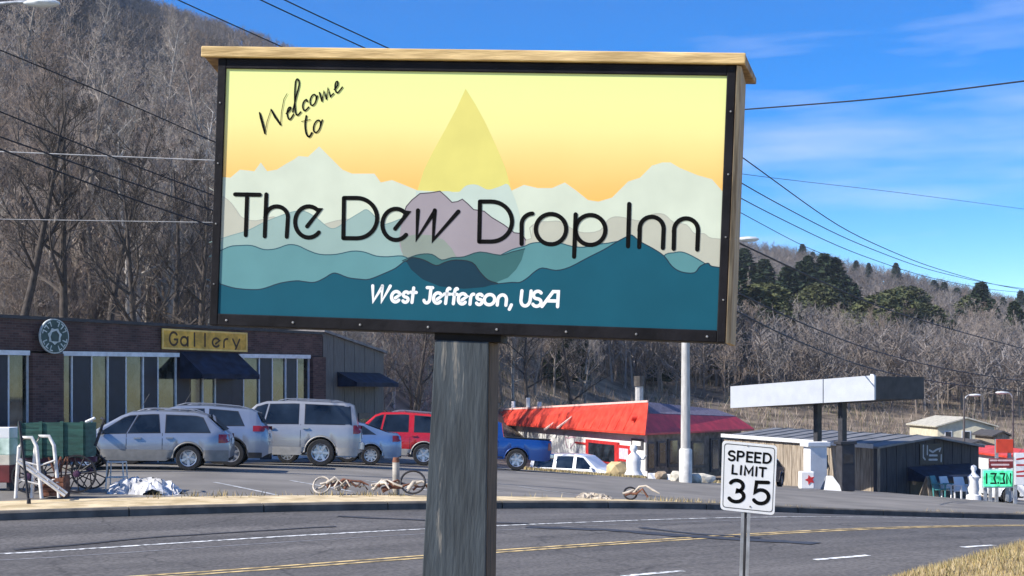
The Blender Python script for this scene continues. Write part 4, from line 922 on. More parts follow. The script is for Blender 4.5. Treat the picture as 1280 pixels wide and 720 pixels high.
# standing seams on the red band
for i in range(1, 21):
    u = LL * i / 22
    za, zb_ = zel + (ze - zel) * i / 22 + .07, zetl + (zet - zetl) * i / 22
    bl(MB().hexa([(u - .03, -.36, za), (u + .03, -.36, za), (u + .03, -.30, za), (u - .03, -.30, za), (u - .03, .50, zb_), (u + .03, .50, zb_), (u + .03, .56, zb_), (u - .03, .56, zb_)]), M1, 'roof_seam', redr, rf)
bl(MB().hexa([(-.2, .50, zetl), (LL - 1.1, .50, zet), (LL - 1.5, .7, zet), (-.2, .7, zetl), (-.2, .50, zetl + .13), (LL - 1.1, .50, zet + .13), (LL - 1.5, .7, zet + .13), (-.2, .7, zetl + .13)]), M1, 'roof_edge', mat('pink_trim', (.72, .50, .45), .7, .1, 4), shop)
bl(MB().hexa([(1.25, .57, zm1 - .4), (L2_ - .5, .57, zm2 - .4), (L2_ - 1.2, 3, zm2 - .4), (3.5, 3, zm1 - .4), (1.25, .57, zm1 + .03), (L2_ - .5, .57, zm2 + .03), (L2_ - 1.3, 1.6, f2.uv(912, 512)[1]), (2.2, 1.6, zet + .05)]), M2, 'roof', mat('purple_shingle', (.13, .12, .17), .9, .3, 6, .4), shop)
# chimney flue
cq = pt(799, 500, 84); fl_ = MB().tube([(cq.x - ca.x, cq.y - ca.y, pt(799, 503, 84).z - ZS), (cq.x - ca.x, cq.y - ca.y, pt(799, 483, 84).z - ZS)], .26, 10); fl_.build('flue', mat('flue_grey', (.45, .44, .42), .6, .2, 5), shop)
MB().tube([(cq.x - ca.x, cq.y - ca.y, pt(799, 482.9, 84).z - ZS), (cq.x - ca.x, cq.y - ca.y, pt(799, 470, 84).z - ZS)], .33, 10).build('flue_cap', mat('flue_dark', (.08, .07, .06), .7, .3, 5), shop)
for px in (632, 650, 664):
    q = f1.uv(px, 508); bl(MB().tube([(q[0], .65, zetl + .1), (q[0], .65, zetl + .75 + .3 * (px == 650))], .16, 8), M1, 'vent', wallw, shop)
# window with red frame, poster, painted cup, slats
def onwall(name, px0, py0, px1, py1, m, y0, y1, parent, f=f1, M_=M1):
    a = f.uv(px0, py0); b_ = f.uv(px1, py1); c_ = f.uv(px0, py1); zlo, zhi = (b_[1] + c_[1]) / 2, a[1]
    return bl(MB().box(a[0], b_[0], y0, y1, min(zlo, zhi), max(zlo, zhi)), M_, name, m, parent)
redf = mat('red_frame', (.50, .03, .03), .5, .2, 4)
wq = onwall('window', 729, 549, 769, 578, redf, .16, .30, shop); onwall('pane', 733, 553, 765, 576, glass_m, .13, .159, wq)
onwall('poster_board', 769, 556, 786, 577, redf, .17, .30, shop); onwall('poster', 771, 560, 782, 574, mat('poster_pink', (.66, .52, .62), .7, .2, 6), .15, .169, shop)
onwall('notice_board', 785, 548, 799, 561, mat('notice_dark', (.08, .08, .09), .6, .3, 6), .2, .30, shop); onwall('notice', 787, 551, 797, 557, wht, .18, .199, shop)
onwall('painted_table', 715, 552, 731, 555, redf, .2, .30, shop)
pink = mat('mural_pink', (.60, .40, .48), .7, .1, 4)
for pl in ([(702, 546), (702, 553), (705, 560)], [(714, 546), (713, 553), (708, 560)], [(701, 546), (706, 548), (709, 546), (715, 547)]):
    bl(stroke_mesh([[f1.uv(*p) for p in pl]], .10, 0, .28), M1, 'painted_line', pink, shop)
for pl in ([(700, 520), (690, 537)], [(716, 517), (706, 535)]):      # two struts standing off the roof band
    a, b_ = f1.uv(*pl[0]), f1.uv(*pl[1]); bl(MB().tube([(a[0], .3, a[1]), (b_[0], -.55, b_[1])], .09, 6), M1, 'sign_strut', mat('pink_trim', (.72, .5, .45)), shop)
q = f1.uv(794, 523); bl(MB().lathe([(0, -.28), (.15, -.25), (.18, .2)], 12, 'y', (q[0], 0, q[1])), M1, 'round_vent', redr, shop)
# shaded front: doors and windows
gl2 = mat('dark_shop_glass', (.03, .035, .045), .1, .4, 2, spec=.7)
for nm, a in (('door', (812, 553, 822, 589)), ('window', (826, 552, 836, 583)), ('window', (839, 549, 851, 584)), ('window', (868, 552, 884, 585)), ('door', (892, 548, 902, 590)), ('window', (906, 548, 922, 583))):
    w_ = onwall(nm, *a, mat('door_frame_grey', (.10, .10, .105), .6, .2, 5), .18, .299, shop, f2, M2); onwall('pane', a[0] + 1.4, a[1] + 2, a[2] - 1.4, a[3] - 4, gl2, .15, .179, w_, f2, M2)

# van in front of the red shop
def van():
    r_ = make_car('van', 'white van with dark side windows parked by the red roofed shop', 'van', whitec, 4.9, 1.9, 1.5, -1.45, .36,
     [(-2.45, .9), (-2.43, 1.5), (-2.3, 1.82), (-2.1, 1.90), (.2, 1.92), (.7, 1.84), (1.5, 1.22), (2.2, 1.05), (2.45, .75)], [(-2.45, 1.18), (1.4, 1.12), (2.45, .8)],
     [(-2.2, -1.05, -2.12, -1.02), (-.85, .12, -.85, .12), (.30, 1.32, .30, .72)], (0, 0, 1), 0, floor=.3, spokes=6, tail=(-2.44, -2.3, .8, 1.2), mirror=1.25)
    P = pt(722, 600, 72); r_.location = (P.x, P.y, pt(722, 567, 72).z - 1.92); r_.rotation_euler = (0, 0, R(-28))
van()

# ------------------------------------------------------------------ street lamp pole
lampm = mat('pole_concrete', (.45, .43, .40), .8, .2, 3, stretch=(3, 3, .6))
def street_lamp(px, py, d, top_py, hx, hy, label, h=True):
    P = pt(px, py, d); z1 = pt(px, top_py, d).z - P.z
    root = thing('street_lamp', label, 'street lamp', (P.x, P.y, P.z - .2))
    MB().tube([(0, 0, 0), (0, 0, z1 + .2)], [.19, .12] if h else [.08, .06], 14).build('pole', lampm if h else mat('pole_dark', (.10, .09, .085), .8, .2, 3), root, 50)
    if h: MB().lathe([(.24, 0), (.24, 1.3), (.20, 1.36), (.0, 1.36)], 14).build('base_sleeve', mat('sleeve_white', (.62, .60, .55), .8, .2, 4), root, 40)
    e = pt(hx, hy, d) - P; s_ = 1 if e.x > 0 else -1; z2 = e.z + .2
    MB().tube([(0, 0, z1), (e.x * .35, 0, z1 + (z2 - z1) * .75), (e.x * .8, 0, z2 + .02), (e.x, 0, z2 + .03)], .045, 8).build('arm', galv, root, 50)
    hd = MB(); prof = [(-.42, .03), (-.3, .10), (.0, .15), (.30, .12), (.42, .04)]
    vs = []
    for x, w_ in prof:
        for j in range(10):
            a = 2 * math.pi * j / 10; vs.append((e.x + s_ * (x + .3), w_ * 1.2 * math.cos(a), z2 + .7 * w_ * math.sin(a)))
    hd.add(vs, [(i * 10 + j, i * 10 + (j + 1) % 10, i * 10 + 10 + (j + 1) % 10, i * 10 + 10 + j) for i in range(4) for j in range(10)] + [tuple(range(10)), tuple(range(40, 50))])
    hd.build('lamp_head', mat('lamp_head', (.62, .63, .62), .4, .1, 6), root, 50)
street_lamp(857, 600, 50, 292, 924, 299, 'tall pale street lamp pole with a white sleeve at its base beside the lot')
street_lamp(-40, 640, 32, 0, 36, 4, 'lamp head reaching in at the top left corner over the wooded slope')

# ------------------------------------------------------------------ filling station canopy
A = pt(915, 496, 68.6); B_ = pt(1095, 484, 60); fcn = Facade(A.to_2d(), B_.to_2d()); fcn.z0 = 0
can = thing('station_canopy', 'flat filling station canopy with white fascia on two dark columns', 'canopy', (A.x, A.y, 0), fcn.rz)
zl0, zl1 = fcn.uv(916, 510)[1], fcn.uv(916, 483)[1]; zr0, zr1 = fcn.uv(1094, 500)[1], fcn.uv(1094, 469)[1]; CL = fcn.len; DP = 3.1
fasc = mat('fascia_white', (.43, .45, .48), .5, .06, 1.5)
ud = fcn.uv(1031, 490)[0]
for a, b_ in ((0, ud - .03), (ud + .03, CL)):
    def zz(u, lo): return (zl0 + (zr0 - zl0) * u / CL) if lo else (zl1 + (zr1 - zl1) * u / CL)
    MB().hexa([(a, -.1, zz(a, 1)), (b_, -.1, zz(b_, 1)), (b_, -.002, zz(b_, 1)), (a, -.002, zz(a, 1)), (a, -.1, zz(a, 0)), (b_, -.1, zz(b_, 0)), (b_, -.002, zz(b_, 0)), (a, -.002, zz(a, 0))]).build('fascia_panel', fasc, can)
_v = pt(1155, 500, 62.6).to_2d() - A.to_2d(); CBK = (_v.x * math.cos(fcn.rz) + _v.y * math.sin(fcn.rz), -_v.x * math.sin(fcn.rz) + _v.y * math.cos(fcn.rz)); DP = CBK[1]
MB().hexa([(.02, 0, zl0 + .03), (CL - .02, 0, zr0 + .03), (*CBK, zr0 + .03), (.02, DP, zl0 + .03), (.02, 0, zl1 - .05), (CL - .02, 0, zr1 - .05), (*CBK, zr1 - .05), (.02, DP, zl1 - .05)]).build('deck', mat('canopy_dark', (.05, .048, .048), .8, .3, 2), can)
MB().box(CL - .25, CL + .001, -.104, -.098, zr1 - .35, zr1 + .05).build('corner_trim', wframe, can)
dcol = mat('column_dark', (.035, .035, .04), .6, .3, 4)
def canl(px, d): v = pt(px, 500, d).to_2d() - A.to_2d(); return (v.x * math.cos(fcn.rz) + v.y * math.sin(fcn.rz), -v.x * math.sin(fcn.rz) + v.y * math.cos(fcn.rz))
for px, dd in ((1022, 65.8), (1053, 63.2)):
    u, yd = canl(px, dd); Pw = pt(px, 500, dd)
    MB().box(u - .14, u + .14, yd - .14, yd + .14, LOT(Pw.x, Pw.y) - .1, zz(u, 1) + .05).build('column', dcol, can)
# white pump and bits at its foot
P = pt(1019, 612, 60); pmp = thing('fuel_pump', 'tall white fuel pump housing under the canopy', 'fuel pump', (P.x, P.y, LOT(P.x, P.y)), .3)
bevel(MB().box(-.42, .42, -.3, .3, 0, 1.9).build('cabinet', wallw, pmp), .03); bevel(MB().box(-.56, .56, -.36, .36, 1.88, 2.08).build('cap', wallw, pmp), .02); MB().box(.43, .52, -.2, .2, .9, 1.5).build('nozzle_holder', dcol, pmp)
MB().tube([(.53, 0, 1.4), (.7, 0, .9), (.6, 0, .3), (.45, 0, .5)], .03, 6).build('hose', dcol, pmp)
P = pt(1008, 614, 58); bn = thing('waste_bin', 'small white bin with red star shaped decal at the pump foot', 'bin', (P.x, P.y, LOT(P.x, P.y)))
bevel(MB().box(-.3, .3, -.25, .25, 0, .75).build('body', wallw, bn), .05); MB().prism([(.1 + .22 * (1 if i % 2 else .5) * math.cos(i * .628), .4 + .22 * (1 if i % 2 else .5) * math.sin(i * .628)) for i in range(10)], 'y', -.27, -.251).build('decal', redf, bn)
P = pt(1056, 613, 58); cab = thing('pump_cabinet', 'dark old pump cabinet beside the right canopy column', 'fuel pump', (P.x, P.y, LOT(P.x, P.y)), .3)
bevel(MB().box(-.3, .35, -.25, .25, 0, 2.0).build('cabinet', dcol, cab), .04); MB().box(-.2, .25, -.26, -.251, 1.2, 1.6).build('dial_window', gl2, cab); MB().box(-.36, .41, -.3, .3, 2.0, 2.12).build('cap', dcol, cab)
P = pt(1041, 612, 58); wd_ = thing('folded_sign', 'white folding board lying tilted between the canopy columns', 'sign', (P.x, P.y, LOT(P.x, P.y)))
MB().hexa([(-.45, -.3, 0), (.4, -.3, 0), (.4, -.26, 0), (-.45, -.26, 0), (-.25, .05, .62), (.0, .05, .62), (.0, .09, .62), (-.25, .09, .62)]).build('front_leaf', wallw, wd_); MB().hexa([(-.45, .4, 0), (.4, .4, 0), (.4, .44, 0), (-.45, .44, 0), (-.25, .1, .6), (.0, .1, .6), (.0, .14, .6), (-.25, .14, .6)]).build('rear_leaf', wallw, wd_)

# ------------------------------------------------------------------ barn-like store (right)
cb = pt(1096, 613, 67); lb = pt(905, 613, 84); rb = pt(1224, 613, 73)
g1 = Facade(lb.to_2d(), cb.to_2d()); g2 = Facade(cb.to_2d(), rb.to_2d()); ZB_ = -3.0; g1.z0 = g2.z0 = ZB_
barn = thing('barn_store', 'dark board fronted barn store with low grey metal roof and navy awning', 'building', (cb.x, cb.y, ZB_))
def sub2(f): return Matrix.Translation((f.P0.x - cb.x, f.P0.y - cb.y, 0)) @ Matrix.Rotation(f.rz, 4, 'Z')
N1, N2 = sub2(g1), sub2(g2)
tanw = mat('tan_boards', (.27, .21, .15), .9, .35, 2.2, .3, stretch=(5, 5, .5), c2=(.32, .27, .21)); dkw = mat('dark_boards', (.055, .052, .055), .85, .35, 2.2, .3, stretch=(6, 6, .5))
zE = g1.uv(1094, 558)[1]; zE0 = g1.uv(915, 549)[1]
nb_ = 34; LB = g1.len
for i in range(nb_):
    a, b_ = LB * i / nb_, LB * (i + 1) / nb_ - .02; yo = .02 * (i % 2)
    bl(MB().box(a, b_, yo, .2, -.4, zE - .02 if i > 3 else zE0 - .05), N1, 'board', tanw, barn)
zr_ = g2.uv(1166, 546)[1]; zR1 = g2.uv(1222, 557)[1]; LG = g2.len; ur = g2.uv(1166, 546)[0]
nb_ = 22
def gab(u): return zE + (zr_ - zE) * u / ur if u < ur else zr_ + (zR1 - zr_) * (u - ur) / (LG - ur)
for i in range(nb_):
    a, b_ = LG * i / nb_, LG * (i + 1) / nb_ - .015; yo = .02 * (i % 2)
    bl(MB().hexa([(a, yo, -.5), (b_, yo, -.5), (b_, .2, -.5), (a, .2, -.5), (a, yo, gab(a) - .03), (b_, yo, gab(b_) - .03), (b_, .2, gab(b_) - .03), (a, .2, gab(a) - .03)]), N2, 'front_board', dkw, barn)
# roof: two slopes running back from the gable
roofm = mat('metal_roof_grey', (.17, .17, .172), .65, .3, 1.5, metal=.0, stretch=(1, 1, 1))
ax = N2 @ Vector((0, 0, zE + .02)); apx = N2 @ Vector((ur, 0, zr_ + .03)); bx3 = N2 @ Vector((LG, 0, zR1 + .03))
back = Vector((g1.P0.x - cb.x, g1.P0.y - cb.y, 0)); bdir = back.normalized()
def rpts(p, s): return Vector(p) + bdir * s
def roofslab(p, q, name):
    u = (Vector(q) - Vector(p)).normalized(); p = Vector(p) - u * .18; dn = Vector((0, 0, -.10))
    P_ = [rpts(p, -.35), rpts(q, -.35), rpts(q, back.length), rpts(p, back.length)]
    if name == 'L': pass
    mb = MB().hexa([v + dn for v in P_] + P_); o_ = mb.build('roof_slope', roofm, barn)
    for i in range(1, 10):
        t = i / 10; a = P_[0].lerp(P_[3], t); c = P_[1].lerp(P_[2], t); wv = bdir * .03; up_ = Vector((0, 0, .05))
        MB().hexa([a - wv, a + wv, c + wv, c - wv, a - wv + up_, a + wv + up_, c + wv + up_, c - wv + up_]).build('roof_seam', roofm, o_)
roofslab(ax, apx, 'L'); roofslab(bx3, apx + Vector((0, 0, .004)), 'R')
ga = N1 @ Vector((0, -.2, zE - .1)); gb = N1 @ Vector((LB, -.2, zE - .1)); MB().hexa([ga, gb, gb + Vector((0, .1, 0)), ga + Vector((0, .1, 0)), ga + Vector((0, 0, .22)), gb + Vector((0, 0, .22)), gb + Vector((0, .1, .22)), ga + Vector((0, .1, .22))]).build('eave_board', wframe, barn)
# emblem on gable, awning, dark entrance
emb = mat('emblem_grey', (.42, .42, .43), .6, .15, 5)
def ez2(zx, zy): return g2.uv(1120 + zx / 8.47, 545 + zy / 8.47)
onw = lambda *a, **k_: onwall(*a, **k_)
q = onwall('emblem_board', 1149, 555, 1178, 580, mat('emblem_black', (.02, .02, .022), .6, .2, 5), -.05, -.001, barn, g2, N2)
for pl in ([(280, 100), (280, 225), (298, 248)], [(322, 105), (322, 195)], [(345, 150), (380, 170), (420, 145), (462, 130), (450, 160)], [(345, 205), (425, 205)], [(340, 250), (425, 250)], [(470, 200), (468, 268)]):
    bl(stroke_mesh([[ez2(*p) for p in pl]], .10, 0, -.055), N2, 'emblem_stroke', emb, q)
a0, a1 = g2.uv(1134, 590)[0], g2.uv(1211, 590)[0]; zt_ = g2.uv(1160, 582)[1]
aw = awning(barn, a0, a1, zt_, zt_ - .55, 1.3, awn_m); aw.data.transform(N2)
onwall('entrance', 1137, 596, 1212, 622, mat('entrance_dark', (.012, .012, .014), .6, .3, 4), -.04, -.002, barn, g2, N2)
for a in ((1139, 600, 1144, 606), (1158, 600, 1168, 618), (1178, 601, 1182, 616), (1190, 599, 1200, 612)): onwall('pane', *a, gl2 if a[0] == 1139 else wgl, -.06, -.041, barn, g2, N2)
# goods in front of the barn store
def atlot(px, py, d): P = pt(px, py, d); return (P.x, P.y, LOT(P.x, P.y))
def aframe(name, label, px, d, w_, h_, m):
    r_ = thing(name, label, 'sign', atlot(px, 622, d), .5)
    for s in (1, -1): MB().hexa([(-w_, s * .32, 0), (w_, s * .32, 0), (w_, s * .29, 0), (-w_, s * .29, 0), (-w_ * .5, s * .03, h_), (w_ * .5, s * .03, h_), (w_ * .5, s * .005, h_), (-w_ * .5, s * .005, h_)]).build('leaf', m, r_)
aframe('sandwich_board', 'tan A shaped board standing before the barn store entrance', 1161, 64.5, .32, .95, tanw)
def lawn_chair(px, d, label, m, rz):
    r_ = thing('lawn_chair', label, 'chair', atlot(px, 624, d), rz, 'chairs outside the barn store')
    MB().hexa([(-.28, -.3, .38), (.28, -.3, .38), (.28, .25, .34), (-.28, .25, .34), (-.28, -.3, .43), (.28, -.3, .43), (.28, .25, .39), (-.28, .25, .39)]).build('seat', m, r_)
    MB().hexa([(-.28, .25, .34), (.28, .25, .34), (.28, .30, .34), (-.28, .30, .34), (-.24, .5, 1.0), (.24, .5, 1.0), (.24, .55, 1.0), (-.24, .55, 1.0)]).build('backrest', m, r_)
    for sx in (-.3, .3):
        MB().box(sx - .03, sx + .03, -.32, -.26, 0, .62).build('leg', m, r_); MB().hexa([(sx - .03, .25, 0), (sx + .03, .25, 0), (sx + .03, .31, 0), (sx - .03, .31, 0), (sx - .03, .30, .62), (sx + .03, .30, .62), (sx + .03, .36, .62), (sx - .03, .36, .62)]).build('leg', m, r_)
        MB().box(sx - .06, sx + .06, -.36, .4, .621, .66).build('armrest', m, r_)
lawn_chair(1178, 64, 'teal lawn chair left of the white chairs outside the barn store', mat('teal_plastic', (.05, .22, .22), .5, .1, 4), .8)
lawn_chair(1189, 64, 'white lawn chair beside the teal one outside the barn store', wallw, .5)
lawn_chair(1205, 63, 'white lawn chair nearest the barn store right corner', wallw, .2)
P = atlot(1217, 625, 62); pg = thing('statue', 'white garden statue standing at the right corner of the barn store', 'statue', P)
MB().lathe([(.0, 0), (.34, .0), (.32, .22), (.20, .26), (.26, .5), (.22, .85), (.28, 1.05), (.10, 1.22), (.09, 1.3), (.15, 1.42), (.12, 1.55), (0, 1.6)], 14).build('body', wallw, pg, 60)

# ------------------------------------------------------------------ buildings and signs at the far right
def simple_house(name, label, px0, px1, py_e, py_b, py_r, d, wm, rm, depth=6, wins_=()):
    a = pt(px0, py_b, d); b_ = pt(px1, py_b, d); w_ = b_.x - a.x; h_ = a.z; ze_ = pt(px0, py_e, d).z - a.z; zr_2 = pt(px0, py_r, d).z - a.z
    r_ = thing(name, label, 'building', (a.x, a.y, a.z))
    MB().box(0, w_, 0, depth, -3, ze_).build('wall', wm, r_)
    MB().prism([(-.3, ze_), (w_ / 2, zr_2), (w_ + .3, ze_), (w_ + .3, ze_ + .12), (w_ / 2, zr_2 + .14), (-.3, ze_ + .12)], 'y', -.35, depth + .3).build('roof', rm, r_)
    MB().prism([(0, ze_), (w_, ze_), (w_ / 2, zr_2)], 'y', .0, .15).build('gable', wm, r_)
    for x0_, x1_, z0_, z1_ in wins_:
        q_ = MB().box(w_ * x0_, w_ * x1_, -.06, -.002, ze_ * z0_, ze_ * z1_).build('window', wframe, r_); MB().box(w_ * x0_ + .1, w_ * x1_ - .1, -.08, -.061, ze_ * z0_ + .1, ze_ * z1_ - .1).build('pane', gl2, q_)
    return r_
cream = mat('cream_wall', (.62, .57, .42), .8, .15, 2)
simple_house('white_house', 'white gabled house with dark roof edge behind the barn store', 1186, 1262, 566, 610, 552, 95, wallw, mat('roof_dark', (.07, .065, .065), .8, .2, 3), 8, ((.15, .35, .4, .8), (.6, .8, .4, .8)))
simple_house('cream_house', 'long cream house with low roof on the slope behind the white house', 1172, 1243, 534, 556, 523, 128, cream, mat('cream_roof', (.48, .45, .37), .8, .2, 3), 9, ((.12, .25, .3, .8), (.42, .58, .2, .8), (.75, .86, .3, .8)))
def sign_panel(name, label, px0, py0, px1, py1, d, m, poles=True, strokes=(), sm=None, frame=None, emitm=None):
    a = pt(px0, py1, d); b_ = pt(px1, py0, d); w_, h_ = b_.x - a.x, b_.z - a.z; g_ = LOT(a.x, d) - a.z
    r_ = thing(name, label, 'sign', a)
    if frame: MB().box(-.06, w_ + .06, .001, .10, -.06, h_ + .06).build('frame', frame, r_)
    bevel(MB().box(0, w_, -.06, .0, 0, h_).build('panel', m, r_), .01)
    if poles:
        for x in (.12 * w_, .88 * w_): MB().box(x - .06, x + .06, .11, .22, g_, h_).build('leg', galv, r_)
    for pl in strokes: stroke_mesh([[(u * w_, v * h_) for u, v in pl]], .07, 0, -.064).build('letter', sm, r_)
    return r_
sign_panel('led_sign', 'green lit price board with dark digits at the right edge', 1229, 588, 1265, 608, 55, mat('led_green', (.02, .42, .16), .5, .25, 4, c2=(.10, .75, .38), emit=.55), strokes=(
    [(.10, .8), (.10, .2)], [(.25, .8), (.42, .8), (.36, .52), (.42, .2), (.25, .2)], [(.5, .2), (.5, .25)], [(.58, .8), (.72, .8), (.68, .5), (.72, .2), (.58, .2)], [(.80, .2), (.80, .8), (.93, .2), (.93, .8)]), sm=mat('led_off', (.005, .04, .015), .6, .2, 5), frame=wframe)
sign_panel('red_sign', 'orange red square sign above the green price board', 1245, 549, 1266, 566, 56, mat('sign_orange_red', (.62, .06, .025), .5, .1, 3))
sign_panel('menu_sign', 'dark red board with pale heading between the red sign and the green price board', 1236, 573, 1266, 585, 55.5, mat('sign_dark_red', (.22, .03, .03), .6, .3, 5), strokes=([(.05, .8), (.3, .8)], [(.38, .8), (.95, .8)], [(.1, .35), (.8, .35)]), sm=mat('letter_pinkish', (.7, .5, .48), .6, .1, 5))
sign_panel('board_sign', 'white and red lettered board at the extreme right edge', 1268, 566, 1292, 606, 54, wallw, strokes=([(.1, .8), (.7, .85)], [(.1, .62), (.8, .62)], [(.1, .4), (.8, .45)], [(.1, .28), (.8, .28)]), sm=redf)
make_car('parked_car', 'dark blue car peeping out behind the speed limit sign by the barn wall', 'car', mat('paint_navy', (.03, .04, .10), .25, .1, 3, coat=.7, metal=.3), 4.5, 1.78, 1.35, -1.3, .32,
    [(-2.25, .72), (-2.2, .97), (-1.8, 1.05), (-1.05, 1.36), (-.4, 1.45), (.3, 1.42), (.55, 1.34), (1.25, .97), (2.1, .75), (2.25, .55)], [(-2.25, .96), (.2, .92), (1.3, .87), (2.25, .62)],
    [(-.55, .25, -.55, .1), (.36, 1.1, .16, .42), (-1.45, -.66, -1.02, -.66)], (977, 609, 66), R(-65), spokes=7, tail=(-2.23, -2.0, .78, .98), rear_glass=(-1.75, -1.10))
make_car('roadside_car', 'white low car parked beneath the green price board', 'car', whitec, 4.5, 1.78, 1.35, -1.3, .32,
    [(-2.25, .72), (-2.2, .97), (-1.8, 1.05), (-1.05, 1.36), (-.4, 1.45), (.3, 1.42), (.55, 1.34), (1.25, .97), (2.1, .75), (2.25, .55)], [(-2.25, .96), (.2, .92), (1.3, .87), (2.25, .62)],
    [(-.55, .25, -.55, .1), (.36, 1.1, .16, .42), (-1.45, -.66, -1.02, -.66)], (1345, 628, 57), R(8), spokes=7, tail=(-2.23, -2.0, .78, .98), rear_glass=(-1.75, -1.10), mirror=1.0)

rw = simple_house('red_white_shop', 'white shop with red roof edge behind the boards at the right edge', 1262, 1330, 572, 612, 566, 82, wallw, redr, 8, ((.1, .3, .3, .8), (.45, .65, .3, .8)))
simple_house('tan_shed', 'small tan shed behind the white house near the red sign', 1243, 1262, 546, 566, 540, 120, tanw, mat('roof_dark', (.07, .065, .065)), 5, ((.3, .7, .3, .8),))
def hill_house(px, py, wpx, hpx, d, label, wm, rm):
    simple_house('hill_house', label, px - wpx / 2, px + wpx / 2, py - hpx, py, py - hpx * 1.5, d, wm, rm, 7, ((.2, .35, .35, .75), (.62, .8, .35, .75)))
def ray_ground(px, py, d):
    while d < 700:
        p = pt(px, py, d)
        if p.z <= T(p.x, p.y): return d
        d *= 1.01
    return 700
for px, py, wp, lab, wm, rm in ((1006, 446, 34, 'small beige house among the trees above the canopy', mat('beige_wall', (.40, .35, .28), .8, .15, 2), mat('roof_brown', (.22, .17, .14), .8, .2, 3)),
        (1258, 478, 40, 'low pink beige house on the slope near the right edge', mat('pinkish_wall', (.42, .31, .27), .8, .15, 2), mat('roof_grey2', (.3, .29, .28), .8, .2, 3))):
    hill_house(px, py, wp, 12, ray_ground(px, py, 113), lab, wm, rm)
street_lamp(1205, 560, 92, 497, 1213, 494, 'far thin street lamp standing above the cream house', False)
street_lamp(1266, 560, 88, 494, 1258, 491, 'far thin street lamp at the right edge above the red sign', False)
# ------------------------------------------------------------------ yard-sale things along the verge (left)
def vz(x, y): return G(x, y) + .145
def atv(px, d): x = (px - HX) / F * d; return (x, d, vz(x, d))
grn = mat('cart_green', (.025, .085, .065), .7, .35, 3, .2, stretch=(1, 1, 6)); iron = mat('black_iron', (.02, .018, .02), .6, .3, 6); plum = mat('hub_plum', (.07, .025, .06), .6, .3, 6)
cart = thing('goods_cart', 'dark green wooden cart with black spoked wheels beside the kerb', 'cart', atv(72, 26.6), .05)
CW, CD = .64, .42
for i in range(6):
    z0 = .72 + .105 * i
    MB().box(-CW, CW, -CD, -CD + .03, z0, z0 + .098).build('side_plank', grn, cart); MB().box(-CW, CW, CD - .03, CD, z0, z0 + .098).build('side_plank', grn, cart)
for x in (-CW - .005, CW - .03): MB().box(x, x + .035, -CD + .031, CD - .031, .72, 1.34).build('end_board', grn, cart)
for x in (-.6, -.2, .2, .58): MB().box(x - .03, x + .03, -CD - .03, -CD - .001, .66, 1.38).build('stake', grn, cart)
MB().box(-CW, CW, -CD + .031, CD - .031, .68, .715).build('floor_board', grn, cart)
MB().box(-.7, .75, -.06, .06, .58, .675).build('beam', plum, cart)
def spoked(x, y, r_, rot):
    w_ = bpy.data.objects.new('wheel', None); col.objects.link(w_); w_.parent = cart; w_.location = (x, y, r_)
    MB().lathe([(r_, -.02), (r_, .02), (r_ - .035, .02), (r_ - .035, -.02), (r_, -.02)], 32, 'y').build('rim', iron, w_, 40)
    MB().lathe([(0, -.08), (.06, -.07), (.07, 0), (.06, .07), (0, .08)], 12, 'y').build('hub', plum, w_, 50)
    for k in range(12):
        a = 2 * math.pi * k / 12 + rot; MB().tube([(.05 * math.cos(a), 0, .05 * math.sin(a)), ((r_ - .03) * math.cos(a), 0, (r_ - .03) * math.sin(a))], .013, 5).build('spoke', iron, w_)
for x, r_ in ((.50, .37), (-.42, .32)):
    for y in (-CD - .06, CD + .06): spoked(x, y, r_, .1)
    MB().tube([(x, -CD - .06, r_), (x, CD + .06, r_)], .025, 6).build('axle', iron, cart)
MB().tube([(.62, -.3, 1.36), (.80, -.32, 1.44)], .03, 6).build('handle', wallw, cart); MB().tube([(.80, -.3, .9), (.95, -.2, 1.40), (.8, .2, 1.42)], .03, 6).build('handle', iron, cart)
wtub = mat('white_tube_paint', (.70, .66, .60), .6, .2, 8)
bedf = thing('tube_bed_frame', 'white bent tube bedstead with rusty patches leaning against the green cart', 'bedstead', atv(44, 25.1))
def ubend(x0, x1, h_, y0, lean): return [(x0, y0, 0), (x0 + .04, y0 + lean * .6, h_ * .85), (x0 + .10, y0 + lean, h_), (x1 - .12, y0 + lean, h_), (x1 - .02, y0 + lean * .8, h_ * .85), (x1 + .1, y0, 0)]
for k, (a, b_, h_) in enumerate(((-.36, .02, 1.12), (-.10, .30, 1.14))): MB().tube(ubend(a, b_, h_, .0 + .12 * k, .1), .035, 8).build('hoop', wtub, bedf, 60)
for h_ in (.35, .7): MB().tube([(-.33, .03, h_), (.06, .06, h_ - .1), (.33, .12, h_)], .02, 6).build('cross_tube', wtub, bedf)
ld = thing('ladder', 'short pale wooden ladder lying across the white bedstead', 'ladder', atv(50, 24.7))
for s in (0, .12): MB().tube([(-.42, s, .72 + s * .3), (.42, .1 + s, .08 + s * .3)], .028, 6).build('rail', wtub, ld)
for k in range(4): t = .15 + .23 * k; MB().tube([(-.42 + .84 * t, .1 * t, .72 - .64 * t), (-.42 + .84 * t, .12 + .1 * t, .756 - .64 * t)], .015, 5).build('rung', wtub, ld)
pol = thing('leaning_pole', 'thin black pole leaning against the far left bedstead', 'pole', atv(36, 24.2)); MB().tube([(0, 0, 0), (-.10, .1, .55), (-.28, .3, 1.45)], .025, 6).build('shaft', iron, pol); MB().lathe([(.04, 0), (.035, .08), (0, .1)], 8).build('foot', iron, pol)
bxr = thing('painted_box', 'box with white top, green middle and dark red base at left edge', 'box', atv(2, 27.0))
